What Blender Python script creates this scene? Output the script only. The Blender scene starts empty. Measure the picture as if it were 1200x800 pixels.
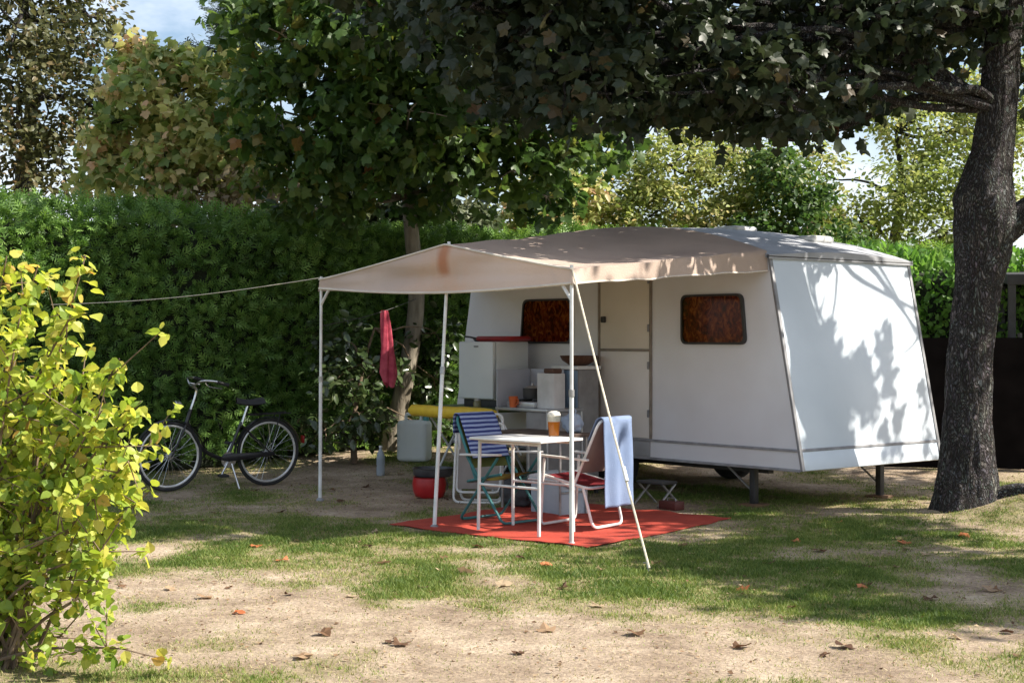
import bpy, bmesh, math, random
import numpy as np
from mathutils import Vector, Matrix

random.seed(7)
R = np.random.RandomState(11)
scene = bpy.context.scene
COL = scene.collection
rad = math.radians

# ------------------------------------------------------------------ camera
CAM_Z = 1.5
F_PX = 1800.0                       # focal length in pixels of the 1200 px wide photograph
cam_data = bpy.data.cameras.new('camera')
cam_data.sensor_width = 36.0
cam_data.lens = 36.0 * F_PX / 1200.0
cam_data.clip_start = 0.1
cam_data.clip_end = 3000.0
cam = bpy.data.objects.new('camera', cam_data)
COL.objects.link(cam)
cam.location = (0, 0, CAM_Z)
cam.rotation_euler = (rad(90.0 - 0.16), 0, 0)
scene.camera = cam

# ------------------------------------------------------------------ sky, sun, exposure
SUN_EL = 45.0
SUN_DIR = Vector((0.995, -0.10, 0)).normalized() * math.cos(rad(SUN_EL)) + Vector((0, 0, math.sin(rad(SUN_EL))))
world = bpy.data.worlds.new('World')
scene.world = world
world.use_nodes = True
wn, wl = world.node_tree.nodes, world.node_tree.links
wn.clear()
w_out = wn.new('ShaderNodeOutputWorld')
w_bg = wn.new('ShaderNodeBackground')
w_bg.inputs['Strength'].default_value = 0.09
w_sky = wn.new('ShaderNodeTexSky')
w_sky.sky_type = 'NISHITA'
w_sky.sun_disc = False
w_sky.sun_elevation = rad(SUN_EL)
w_sky.sun_rotation = math.atan2(SUN_DIR.x, SUN_DIR.y)
w_sky.dust_density = 1.6
w_tc = wn.new('ShaderNodeTexCoord')
w_map = wn.new('ShaderNodeMapping')
w_map.inputs['Scale'].default_value = (2.2, 2.2, 5.0)
w_noise = wn.new('ShaderNodeTexNoise')
w_noise.inputs['Scale'].default_value = 1.5
w_noise.inputs['Detail'].default_value = 7
w_noise.inputs['Roughness'].default_value = 0.6
w_ramp = wn.new('ShaderNodeValToRGB')
w_ramp.color_ramp.elements[0].position = 0.42
w_ramp.color_ramp.elements[0].color = (0, 0, 0, 1)
w_ramp.color_ramp.elements[1].position = 0.62
w_ramp.color_ramp.elements[1].color = (0.85, 0.85, 0.85, 1)
w_mix = wn.new('ShaderNodeMix')
w_mix.data_type = 'RGBA'
w_mix.inputs[7].default_value = (7.2, 7.6, 8.2, 1)
wl.new(w_tc.outputs['Generated'], w_map.inputs['Vector'])
wl.new(w_map.outputs['Vector'], w_noise.inputs['Vector'])
wl.new(w_noise.outputs['Fac'], w_ramp.inputs['Fac'])
wl.new(w_ramp.outputs['Color'], w_mix.inputs[0])
wl.new(w_sky.outputs['Color'], w_mix.inputs[6])
wl.new(w_mix.outputs[2], w_bg.inputs['Color'])
wl.new(w_bg.outputs[0], w_out.inputs[0])

sun_data = bpy.data.lights.new('sun', 'SUN')
sun_data.energy = 5.0
sun_data.angle = rad(0.55)
sun_data.color = (1.0, 0.93, 0.82)
sun = bpy.data.objects.new('sun', sun_data)
COL.objects.link(sun)
sun.location = SUN_DIR * 60
sun.rotation_euler = (-SUN_DIR).to_track_quat('-Z', 'Y').to_euler()

scene.view_settings.view_transform = 'Standard'
scene.view_settings.look = 'None'
scene.view_settings.gamma = 1.0
scene.view_settings.exposure = 1.05
scene.view_settings.use_curve_mapping = False
scene.render.engine = 'CYCLES'
scene.cycles.use_denoising = True
scene.cycles.max_bounces = 8
scene.cycles.diffuse_bounces = 4
scene.cycles.transparent_max_bounces = 8

# ------------------------------------------------------------------ material helpers
def new_mat(name):
    m = bpy.data.materials.new(name)
    m.use_nodes = True
    return m, m.node_tree.nodes, m.node_tree.links

def mat(name, col, rough=0.5, col2=None, scale=6.0, bump=0.0, bscale=40.0, metal=0.0, stretch=(1, 1, 1), detail=6, lo=0.35, hi=0.65, spec=0.5):
    m, n, l = new_mat(name)
    p = n['Principled BSDF']
    p.inputs['Roughness'].default_value = rough
    p.inputs['Metallic'].default_value = metal
    p.inputs['Specular IOR Level'].default_value = spec
    tc = n.new('ShaderNodeTexCoord')
    mp = n.new('ShaderNodeMapping')
    mp.inputs['Scale'].default_value = stretch
    l.new(tc.outputs['Object'], mp.inputs['Vector'])
    nz = n.new('ShaderNodeTexNoise')
    nz.inputs['Scale'].default_value = scale
    nz.inputs['Detail'].default_value = detail
    l.new(mp.outputs['Vector'], nz.inputs['Vector'])
    rp = n.new('ShaderNodeValToRGB')
    rp.color_ramp.elements[0].position = lo
    rp.color_ramp.elements[1].position = hi
    c2 = col2 or tuple(c * 0.8 for c in col)
    rp.color_ramp.elements[0].color = (*c2, 1)
    rp.color_ramp.elements[1].color = (*col, 1)
    l.new(nz.outputs['Fac'], rp.inputs['Fac'])
    l.new(rp.outputs['Color'], p.inputs['Base Color'])
    if bump > 0:
        nb = n.new('ShaderNodeTexNoise')
        nb.inputs['Scale'].default_value = bscale
        nb.inputs['Detail'].default_value = 5
        l.new(mp.outputs['Vector'], nb.inputs['Vector'])
        b = n.new('ShaderNodeBump')
        b.inputs['Strength'].default_value = bump
        b.inputs['Distance'].default_value = 0.02
        l.new(nb.outputs['Fac'], b.inputs['Height'])
        l.new(b.outputs['Normal'], p.inputs['Normal'])
    return m

def leaf_mat(name, stops, trans=0.45, rough=0.45, source='rnd', gloss=0.35):
    """stops: list of (position, colour) read by a random value per leaf"""
    m, n, l = new_mat(name)
    out = n['Material Output']
    p = n['Principled BSDF']
    if source == 'rnd':
        a = n.new('ShaderNodeAttribute')
        a.attribute_name = 'rnd'
        fac = a.outputs['Fac']
    else:
        a = n.new('ShaderNodeObjectInfo')
        fac = a.outputs['Random']
    rp = n.new('ShaderNodeValToRGB')
    e = rp.color_ramp.elements
    e[0].position, e[0].color = stops[0][0], (*stops[0][1], 1)
    e[1].position, e[1].color = stops[-1][0], (*stops[-1][1], 1)
    for pos, c in stops[1:-1]:
        x = e.new(pos)
        x.color = (*c, 1)
    l.new(fac, rp.inputs['Fac'])
    l.new(rp.outputs['Color'], p.inputs['Base Color'])
    p.inputs['Roughness'].default_value = rough
    p.inputs['Specular IOR Level'].default_value = gloss
    t = n.new('ShaderNodeBsdfTranslucent')
    hs = n.new('ShaderNodeHueSaturation')
    hs.inputs['Hue'].default_value = 0.49
    hs.inputs['Saturation'].default_value = 1.1
    hs.inputs['Value'].default_value = 1.35
    l.new(rp.outputs['Color'], hs.inputs['Color'])
    l.new(hs.outputs['Color'], t.inputs['Color'])
    mx = n.new('ShaderNodeMixShader')
    mx.inputs[0].default_value = trans
    l.new(p.outputs[0], mx.inputs[1])
    l.new(t.outputs[0], mx.inputs[2])
    l.new(mx.outputs[0], out.inputs['Surface'])
    return m

def cloth_mat(name, col, col2, trans=0.25, scale=3.0, stripe=None, bump=0.15, bscale=90):
    m = mat(name, col, 0.85, col2, scale, bump, bscale, spec=0.15)
    n, l = m.node_tree.nodes, m.node_tree.links
    p, out = n['Principled BSDF'], n['Material Output']
    src = p.inputs['Base Color'].links[0].from_socket
    if stripe:
        axis, freq, c3 = stripe
        wv = n.new('ShaderNodeTexWave')
        wv.bands_direction = axis
        wv.inputs['Scale'].default_value = freq
        wv.inputs['Distortion'].default_value = 0.6
        tc = n.new('ShaderNodeTexCoord')
        l.new(tc.outputs['Object'], wv.inputs['Vector'])
        rp = n.new('ShaderNodeValToRGB')
        rp.color_ramp.elements[0].position = 0.42
        rp.color_ramp.elements[1].position = 0.58
        l.new(wv.outputs['Fac'], rp.inputs['Fac'])
        mx = n.new('ShaderNodeMix')
        mx.data_type = 'RGBA'
        mx.inputs[7].default_value = (*c3, 1)
        l.new(rp.outputs['Color'], mx.inputs[0])
        l.new(src, mx.inputs[6])
        src = mx.outputs[2]
        l.new(src, p.inputs['Base Color'])
    if trans > 0:
        t = n.new('ShaderNodeBsdfTranslucent')
        l.new(src, t.inputs['Color'])
        ms = n.new('ShaderNodeMixShader')
        ms.inputs[0].default_value = trans
        l.new(p.outputs[0], ms.inputs[1])
        l.new(t.outputs[0], ms.inputs[2])
        l.new(ms.outputs[0], out.inputs['Surface'])
    return m

# ------------------------------------------------------------------ object helpers
def tag(o, label=None, cat=None, group=None, kind=None):
    if label: o['label'] = label
    if cat: o['category'] = cat
    if group: o['group'] = group
    if kind: o['kind'] = kind
    return o

def empty(name, loc, rz=0.0, label=None, cat=None, group=None):
    o = bpy.data.objects.new(name, None)
    o.empty_display_size = 0.2
    COL.objects.link(o)
    o.location = loc
    o.rotation_euler = (0, 0, rz)
    return tag(o, label, cat, group)

def link_mesh(name, me, material, parent=None, smooth=True):
    if material is not None and not me.materials:
        me.materials.append(material)
    if smooth:
        me.polygons.foreach_set('use_smooth', [True] * len(me.polygons))
    o = bpy.data.objects.new(name, me)
    COL.objects.link(o)
    if parent is not None:
        o.parent = parent
    return o

def frames(pts):
    pts = [Vector(p) for p in pts]
    T = []
    for i in range(len(pts)):
        a = pts[max(i - 1, 0)]
        b = pts[min(i + 1, len(pts) - 1)]
        T.append((b - a).normalized())
    up = Vector((0, 0, 1)) if abs(T[0].z) < 0.9 else Vector((1, 0, 0))
    n = (up - T[0] * up.dot(T[0])).normalized()
    out = []
    for i, t in enumerate(T):
        n = (n - t * n.dot(t))
        n = n.normalized() if n.length > 1e-6 else t.orthogonal().normalized()
        out.append((pts[i], n, t.cross(n)))
    return out

def smooth_path(pts, sub=6, closed=False):
    P = [Vector(p) for p in pts]
    n = len(P)
    out = []
    rng = range(n) if closed else range(n - 1)
    for i in rng:
        if closed:
            p0, p1, p2, p3 = P[(i - 1) % n], P[i], P[(i + 1) % n], P[(i + 2) % n]
        else:
            p0, p1, p2, p3 = P[max(i - 1, 0)], P[i], P[i + 1], P[min(i + 2, n - 1)]
        for k in range(sub):
            t = k / sub
            out.append(0.5 * ((2 * p1) + (p2 - p0) * t + (2 * p0 - 5 * p1 + 4 * p2 - p3) * t * t + (3 * p1 - p0 - 3 * p2 + p3) * t ** 3))
    if not closed:
        out.append(P[-1])
    return out

def rounded_path(pts, r=0.05, sub=5):
    """polyline with its inner corners rounded (bent tube)"""
    P = [Vector(p) for p in pts]
    out = [P[0]]
    for i in range(1, len(P) - 1):
        a, b, c = P[i - 1], P[i], P[i + 1]
        ra = min(r, (a - b).length * 0.45, (c - b).length * 0.45)
        s = b + (a - b).normalized() * ra
        e = b + (c - b).normalized() * ra
        for k in range(sub + 1):
            t = k / sub
            out.append(s * (1 - t) ** 2 + b * 2 * t * (1 - t) + e * t * t)
    out.append(P[-1])
    return out

class MB:
    def __init__(self):
        self.v, self.f = [], []
    def add(self, verts, faces):
        b = len(self.v)
        self.v += [tuple(v) for v in verts]
        self.f += [tuple(i + b for i in f) for f in faces]
        return self
    def box(self, x0, x1, y0, y1, z0, z1):
        vs = [(x0, y0, z0), (x1, y0, z0), (x1, y1, z0), (x0, y1, z0), (x0, y0, z1), (x1, y0, z1), (x1, y1, z1), (x0, y1, z1)]
        return self.add(vs, [(0, 3, 2, 1), (4, 5, 6, 7), (0, 1, 5, 4), (1, 2, 6, 5), (2, 3, 7, 6), (3, 0, 4, 7)])
    def tube(self, pts, r, sides=8, closed=False, cap=True):
        fr = frames(pts)
        n = len(fr)
        rr = r if hasattr(r, '__len__') else [r] * n
        vs, fs = [], []
        for (p, a, b), q in zip(fr, rr):
            for k in range(sides):
                an = 2 * math.pi * k / sides
                vs.append(p + (a * math.cos(an) + b * math.sin(an)) * q)
        m = n if closed else n - 1
        for i in range(m):
            j = (i + 1) % n
            for k in range(sides):
                k2 = (k + 1) % sides
                fs.append((i * sides + k, i * sides + k2, j * sides + k2, j * sides + k))
        if cap and not closed:
            fs.append(tuple(range(sides))[::-1])
            fs.append(tuple((n - 1) * sides + k for k in range(sides)))
        return self.add(vs, fs)
    def lathe(self, prof, sides=24, cx=0, cy=0, cap=True):
        vs, fs = [], []
        for (r, z) in prof:
            for k in range(sides):
                an = 2 * math.pi * k / sides
                vs.append((cx + r * math.cos(an), cy + r * math.sin(an), z))
        for i in range(len(prof) - 1):
            for k in range(sides):
                k2 = (k + 1) % sides
                fs.append((i * sides + k, i * sides + k2, (i + 1) * sides + k2, (i + 1) * sides + k))
        if cap:
            fs.append(tuple(range(sides))[::-1])
            fs.append(tuple((len(prof) - 1) * sides + k for k in range(sides)))
        return self.add(vs, fs)
    def prism(self, poly, axis, a, b):
        """poly of 2D points extruded along axis ('x','y','z') from a to b"""
        def P(u, v, w):
            return {'y': (u, w, v), 'x': (w, u, v), 'z': (u, v, w)}[axis]
        n = len(poly)
        vs = [P(u, v, a) for u, v in poly] + [P(u, v, b) for u, v in poly]
        fs = [tuple(range(n))[::-1], tuple(range(n, 2 * n))] + [(i, (i + 1) % n, n + (i + 1) % n, n + i) for i in range(n)]
        return self.add(vs, fs)
    def grid(self, fn, nu, nv):
        vs = [fn(i / nu, j / nv) for j in range(nv + 1) for i in range(nu + 1)]
        fs = []
        for j in range(nv):
            for i in range(nu):
                a = j * (nu + 1) + i
                fs.append((a, a + 1, a + nu + 2, a + nu + 1))
        return self.add(vs, fs)
    def build(self, name, material, parent=None, bevel=0.0, seg=2, smooth=False, weld=False, angle=40):
        me = bpy.data.meshes.new(name)
        me.from_pydata(self.v, [], self.f)
        bm = bmesh.new()
        bm.from_mesh(me)
        if weld:
            bmesh.ops.remove_doubles(bm, verts=bm.verts, dist=0.0008)
        bmesh.ops.recalc_face_normals(bm, faces=bm.faces)
        if bevel > 0:
            es = [e for e in bm.edges if len(e.link_faces) == 2 and e.calc_face_angle(0) > rad(35)]
            bmesh.ops.bevel(bm, geom=es, offset=bevel, segments=seg, affect='EDGES', profile=0.5, clamp_overlap=True)
        for f in bm.faces:
            f.smooth = True
        for e in bm.edges:
            if len(e.link_faces) == 2 and e.calc_face_angle(0) > rad(angle):
                e.smooth = False
        bm.to_mesh(me)
        bm.free()
        return link_mesh(name, me, material, parent, smooth=False)

def fnoise(x, y, z=0.0, seed=0):
    from mathutils import noise
    return noise.noise(Vector((x + seed * 17.3, y - seed * 9.1, z + seed * 3.7)))

# ------------------------------------------------------------------ places
OX, OY = 2.45, 13.0                        # lower near corner of the caravan on the ground
ang = math.atan2(-0.768, 0.640)
nl = math.hypot(0.64, 0.768)
AX = Vector((0.640 / nl, -0.768 / nl, 0))  # caravan frame: +x to the near corner, +y into the caravan
AY = Vector((0.768 / nl, 0.640 / nl, 0))
def W(t, s, z=0.0):
    """t metres along the caravan side from the near corner, s metres out from it"""
    return Vector((OX, OY, 0)) - AX * t - AY * s + Vector((0, 0, z))

def sstep(a, b, x):
    t = np.clip((x - a) / (b - a), 0, 1)
    return t * t * (3 - 2 * t)

_gr = np.random.RandomState(5)
_lat = _gr.rand(64, 64)
def vnoise(x, y):
    x = np.asarray(x, float); y = np.asarray(y, float)
    xi = np.floor(x).astype(int); yi = np.floor(y).astype(int)
    fx = x - xi; fy = y - yi
    fx = fx * fx * (3 - 2 * fx); fy = fy * fy * (3 - 2 * fy)
    g = lambda a, b: _lat[a % 64, b % 64]
    return (g(xi, yi) * (1 - fx) + g(xi + 1, yi) * fx) * (1 - fy) + (g(xi, yi + 1) * (1 - fx) + g(xi + 1, yi + 1) * fx) * fy
def fbm(x, y, o=4):
    s = 0; a = 0.5
    for i in range(o):
        s = s + a * vnoise(x * 2 ** i + 11.3 * i, y * 2 ** i + 5.7 * i); a *= 0.5
    return s

def gz(x, y):
    """height of the ground"""
    x = np.asarray(x, float); y = np.asarray(y, float)
    h = 0.17 * sstep(15.3, 18.6, y)
    h = h + 0.21 * np.exp(-(((x - 4.5) / 0.6) ** 2 + ((y - 12.95) / 0.55) ** 2))
    near = sstep(60, 20, np.hypot(x, y - 10))
    h = h + near * (0.05 * (fbm(x * 0.7, y * 0.7, 3) - 0.45) + 0.018 * (fbm(x * 5, y * 5, 3) - 0.45))
    return h
def G(x, y):
    return float(gz(x, y))

def blob(x, y, cx, cy, rx, ry):
    return np.exp(-(((x - cx) / rx) ** 2 + ((y - cy) / ry) ** 2))
def grass_mask(x, y):
    """0 bare soil .. 1 full grass"""
    x = np.asarray(x, float); y = np.asarray(y, float)
    m = 0.38 + 2.2 * (fbm(x * 1.5 + 3, y * 1.3, 5) - 0.47) + 0.8 * (fbm(x * 0.5 + 1, y * 0.5, 3) - 0.45)
    m = m + 0.52 * blob(x, y, 3.2, 10.6, 2.6, 1.5)            # lawn right of the mat
    m = m + 0.45 * blob(x, y, 1.3, 10.2, 0.9, 0.5)
    m = m + 0.45 * blob(x, y, 3.5, 12.6, 2.0, 0.6)
    m = m + 0.55 * blob(x, y, -2.1, 10.2, 0.75, 0.28)          # strip by the shade line
    m = m + 0.5 * blob(x, y, -1.75, 6.85, 0.7, 0.35)
    m = m + 0.30 * blob(x, y, -0.3, 8.6, 0.9, 0.5)
    m = m + 0.45 * blob(x, y, -0.65, 11.3, 0.5, 0.25)
    m = m + 0.40 * blob(x, y, -2.6, 12.6, 1.3, 1.0)            # shaded grass by the bicycle
    m = m + 0.30 * blob(x, y, 0.7, 9.2, 0.6, 0.3)
    m = m - 0.60 * blob(x, y, -1.6, 8.6, 0.9, 1.1)             # trodden soil
    m = m - 0.40 * blob(x, y, 0.2, 7.2, 1.6, 0.7)
    m = m - 0.55 * blob(x, y, -1.2, 14.0, 0.9, 1.2)
    m = m - 0.45 * blob(x, y, 1.4, 8.0, 1.0, 0.35)
    m = m - 0.6 * blob(x, y, 4.6, 13.1, 0.7, 0.5)
    m = m + 0.55 * blob(x, y, 2.9, 14.4, 1.6, 0.9)
    m = m + 0.5 * sstep(16.5, 22, np.hypot(x, y))
    return np.clip(m, 0, 1)

MAT_POLY = [(-0.99, 12.27), (0.545, 10.92), (1.83, 12.72), (0.30, 14.05)]
def in_poly(x, y, poly, grow=0.0):
    cx = sum(p[0] for p in poly) / len(poly); cy = sum(p[1] for p in poly) / len(poly)
    ins = np.ones(np.shape(x), bool)
    n = len(poly)
    for i in range(n):
        ax, ay = poly[i]; bx, by = poly[(i + 1) % n]
        L = math.hypot(bx - ax, by - ay)
        d = ((bx - ax) * (y - ay) - (by - ay) * (x - ax)) / L
        ins &= d > -grow
    return ins

# ------------------------------------------------------------------ ground
def axis_coords(lo, hi, step, far):
    a = list(np.arange(lo, hi + 1e-6, step))
    s = step; x = a[-1]
    while x < far:
        s *= 1.28; x += s; a.append(x)
    s = step; x = a[0]; pre = []
    while x > -far:
        s *= 1.28; x -= s; pre.append(x)
    return np.array(pre[::-1] + a)

def make_ground():
    xs = axis_coords(-6.0, 6.6, 0.06, 900)
    ys = axis_coords(5.8, 18.5, 0.06, 900)
    X, Y = np.meshgrid(xs, ys)
    Z = gz(X, Y)
    nv = X.size
    me = bpy.data.meshes.new('ground')
    me.vertices.add(nv)
    me.vertices.foreach_set('co', np.stack([X, Y, Z], -1).astype(np.float32).ravel())
    nx, ny = len(xs), len(ys)
    i, j = np.meshgrid(np.arange(nx - 1), np.arange(ny - 1))
    a = (j * nx + i).ravel()
    q = np.stack([a, a + 1, a + nx + 1, a + nx], -1)
    me.loops.add(q.size)
    me.loops.foreach_set('vertex_index', q.ravel().astype(np.int32))
    me.polygons.add(len(q))
    me.polygons.foreach_set('loop_start', np.arange(0, q.size, 4, dtype=np.int32))
    me.update(calc_edges=True)
    at = me.attributes.new('grass', 'FLOAT', 'POINT')
    at.data.foreach_set('value', grass_mask(X, Y).astype(np.float32).ravel())
    m, n, l = new_mat('soil_and_turf')
    p = n['Principled BSDF']
    p.inputs['Roughness'].default_value = 0.95
    p.inputs['Specular IOR Level'].default_value = 0.15
    tc = n.new('ShaderNodeTexCoord')
    def noise(scale, det=8, ro=0.6):
        z = n.new('ShaderNodeTexNoise')
        z.inputs['Scale'].default_value = scale
        z.inputs['Detail'].default_value = det
        z.inputs['Roughness'].default_value = ro
        l.new(tc.outputs['Object'], z.inputs['Vector'])
        return z
    def ramp(src, stops):
        r = n.new('ShaderNodeValToRGB')
        e = r.color_ramp.elements
        e[0].position, e[0].color = stops[0][0], (*stops[0][1], 1)
        e[1].position, e[1].color = stops[-1][0], (*stops[-1][1], 1)
        for pos, c in stops[1:-1]:
            x = e.new(pos); x.color = (*c, 1)
        l.new(src, r.inputs['Fac'])
        return r
    soil = ramp(noise(2.1, 12, 0.74).outputs['Fac'], [(0.30, (0.17, 0.125, 0.09)), (0.43, (0.29, 0.225, 0.165)), (0.56, (0.41, 0.33, 0.25)), (0.74, (0.57, 0.49, 0.385))])
    turf = ramp(noise(7.0, 8, 0.7).outputs['Fac'], [(0.3, (0.09, 0.10, 0.03)), (0.5, (0.19, 0.18, 0.07)), (0.72, (0.37, 0.32, 0.18))])
    at_n = n.new('ShaderNodeAttribute'); at_n.attribute_name = 'grass'
    nb = noise(11.0, 8, 0.7)
    add = n.new('ShaderNodeMath'); add.operation = 'MULTIPLY_ADD'
    add.inputs[1].default_value = 1.3; add.inputs[2].default_value = -0.65
    l.new(nb.outputs['Fac'], add.inputs[0])
    s2 = n.new('ShaderNodeMath'); s2.operation = 'ADD'
    l.new(add.outputs[0], s2.inputs[0]); l.new(at_n.outputs['Fac'], s2.inputs[1])
    fr = n.new('ShaderNodeMapRange')
    fr.inputs['From Min'].default_value = 0.12; fr.inputs['From Max'].default_value = 0.85
    l.new(s2.outputs[0], fr.inputs['Value'])
    mx = n.new('ShaderNodeMix'); mx.data_type = 'RGBA'
    l.new(fr.outputs[0], mx.inputs[0]); l.new(soil.outputs['Color'], mx.inputs[6]); l.new(turf.outputs['Color'], mx.inputs[7])
    # fine crumbs and straw
    fine = ramp(noise(46.0, 9, 0.8).outputs['Fac'], [(0.34, (0.38, 0.33, 0.29)), (0.5, (0.92, 0.91, 0.90)), (0.66, (1.5, 1.42, 1.28))])
    mul = n.new('ShaderNodeMix'); mul.data_type = 'RGBA'; mul.blend_type = 'MULTIPLY'; mul.inputs[0].default_value = 0.85
    l.new(mx.outputs[2], mul.inputs[6]); l.new(fine.outputs['Color'], mul.inputs[7])
    l.new(mul.outputs[2], p.inputs['Base Color'])
    b = n.new('ShaderNodeBump'); b.inputs['Strength'].default_value = 0.7; b.inputs['Distance'].default_value = 0.03
    l.new(noise(38.0, 8, 0.7).outputs['Fac'], b.inputs['Height'])
    l.new(b.outputs['Normal'], p.inputs['Normal'])
    tag(link_mesh('ground', me, m), kind='structure')

make_ground()

# ------------------------------------------------------------------ foliage helpers
_half = [(.10, -.05, -.02), (.36, -.10, -.09), (.33, .10, -.05), (.50, .22, -.13), (.60, .50, -.19), (.40, .50, -.09), (.30, .62, -.06), (.22, .80, -.09)]
_mv = [(0, .34, .03), (0, 0, .02)] + _half + [(0.02, 1.0, -.18)] + [(-x, y * .97, z) for x, y, z in _half[::-1]]
LEAF_MAPLE = (np.array(_mv, float), [(0, i, i % (len(_mv) - 1) + 1) for i in range(1, len(_mv))])
LEAF_OVAL = (np.array([(0, 0, 0), (.27, .3, .06), (.24, .66, .05), (0, 1, -.12), (-.24, .66, .05), (-.27, .3, .06), (0, .5, -.02)], float),
             [(6, 0, 1), (6, 1, 2), (6, 2, 3), (6, 3, 4), (6, 4, 5), (6, 5, 0)])
LEAF_KITE = (np.array([(0, 0, 0), (.3, .45, .07), (0, 1, -.1), (-.3, .45, .07)], float), [(0, 1, 2), (0, 2, 3)])
def spray_template():
    v, f = [], []
    def blade(x0, y0, x1, y1, w, z):
        dx, dy = x1 - x0, y1 - y0
        L = math.hypot(dx, dy); nx, ny = -dy / L * w, dx / L * w
        b = len(v)
        v.extend([(x0, y0, 0), (x0 + dx * .55 + nx, y0 + dy * .55 + ny, z * .5), (x1, y1, z), (x0 + dx * .55 - nx, y0 + dy * .55 - ny, z * .5)])
        f.extend([(b, b + 1, b + 2), (b, b + 2, b + 3)])
    blade(0, 0, 0, 1.0, .07, -.15)
    for y, ln in ((.15, .52), (.40, .46), (.68, .30)):
        for s in (-1, 1):
            blade(0, y, s * ln * .75, y + ln * .62, .06, -.08)
    return np.array(v, float), f
LEAF_SPRAY = spray_template()
LEAF_NEEDLE = (np.array([(0, 0, 0), (.05, .5, 0), (0, 1, 0), (-.05, .5, 0)], float), [(0, 1, 2), (0, 2, 3)])

def norm(a):
    return a / np.maximum(np.linalg.norm(a, axis=-1, keepdims=True), 1e-9)

def leaf_mats(n, outward, up=0.8, out=0.5, rnd=0.7, droop=0.35):
    """orthonormal bases (n,3,3): columns x, y(length), z(normal)"""
    N = norm(np.array([0, 0, 1.0]) * up + outward * out + R.normal(0, rnd, (n, 3)))
    L = R.normal(0, 1, (n, 3)) + outward * 0.7 - np.array([0, 0, droop])
    L = norm(L - N * (L * N).sum(-1, keepdims=True))
    X = np.cross(L, N)
    return np.stack([X, L, N], -1)

def leaf_mesh(name, pos, B, size, rnd, tmpl, material, parent, kind=None):
    tv, tf = tmpl
    n = len(pos)
    k = len(tv)
    V = np.einsum('nij,kj->nki', B, tv) * size[:, None, None] + pos[:, None, :]
    tf = np.array(tf, np.int32)
    Fi = (tf[None] + (np.arange(n) * k)[:, None, None]).reshape(-1, 3)
    me = bpy.data.meshes.new(name)
    me.vertices.add(n * k)
    me.vertices.foreach_set('co', V.astype(np.float32).ravel())
    me.loops.add(Fi.size)
    me.loops.foreach_set('vertex_index', Fi.astype(np.int32).ravel())
    me.polygons.add(len(Fi))
    me.polygons.foreach_set('loop_start', np.arange(0, Fi.size, 3, dtype=np.int32))
    me.update(calc_edges=True)
    at = me.attributes.new('rnd', 'FLOAT', 'FACE')
    at.data.foreach_set('value', np.repeat(rnd, len(tf)).astype(np.float32))
    o = link_mesh(name, me, material, parent, smooth=False)
    if kind: o['kind'] = kind
    return o

def clump_leaves(clumps, n, twigs=26, spread=0.22, shell=0.55, flat=0.8):
    """leaf positions gathered round twig tips inside ellipsoid clumps"""
    c = np.array([q[:3] for q in clumps], float)
    r = np.array([q[3] for q in clumps], float)
    w = r ** 2.2
    ci = R.choice(len(clumps), n, p=w / w.sum())
    tips = R.normal(0, 1, (len(clumps), twigs, 3))
    tips = norm(tips) * (shell + (1 - shell) * R.rand(len(clumps), twigs, 1) ** 0.6)
    tips[..., 2] *= flat
    ti = R.randint(0, twigs, n)
    d = tips[ci, ti] + R.normal(0, spread, (n, 3)) * np.array([1, 1, 0.75])
    pos = c[ci] + d * r[ci][:, None]
    trnd = R.rand(len(clumps), twigs)
    rnd = np.clip(0.45 * trnd[ci, ti] + 0.2 * R.rand(len(clumps))[ci] + 0.35 * R.rand(n), 0, 1)
    return pos, norm(d), rnd, c, tips * r[:, None, None] + c[:, None, :]

CAMP = np.array([0, 0, CAM_Z])
def split_largest(pos, B, size, count):
    """indices of the leaves that show largest in the picture"""
    d = pos - CAMP
    u = d[:, 0] / d[:, 1] * F_PX; v = -d[:, 2] / d[:, 1] * F_PX
    inside = (d[:, 1] > 1) & (np.abs(u) < 590) & (np.abs(v) < 390)
    dist = np.linalg.norm(d, axis=1)
    face = np.abs((B[:, :, 2] * d / dist[:, None]).sum(-1))
    sc = np.where(inside, face * size ** 2 / dist ** 3, -1)
    return np.argsort(-sc)[:count]

def leaf_objects(name, idx, pos, B, size, tmpl, material, parent):
    me = bpy.data.meshes.new(name)
    me.from_pydata([tuple(v) for v in tmpl[0]], [], tmpl[1])
    me.materials.append(material)
    for i in idx:
        o = bpy.data.objects.new(name, me)
        M = Matrix([list(B[i][r] * size[i]) + [pos[i][r]] for r in range(3)] + [[0, 0, 0, 1]])
        COL.objects.link(o)
        o.parent = parent
        o.matrix_local = M

def wiggle(a, b, n, amp, sag=0.0):
    a, b = Vector(a), Vector(b)
    L = (b - a).length
    pts = [a.copy()]
    off = Vector((0, 0, 0))
    for i in range(1, n):
        t = i / n
        off += Vector(R.normal(0, amp * L / n, 3))
        pts.append(a.lerp(b, t) + off * (1 - t * 0.3) + Vector((0, 0, sag * L * math.sin(math.pi * t))))
    pts.append(b)
    return smooth_path(pts, 3)

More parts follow.
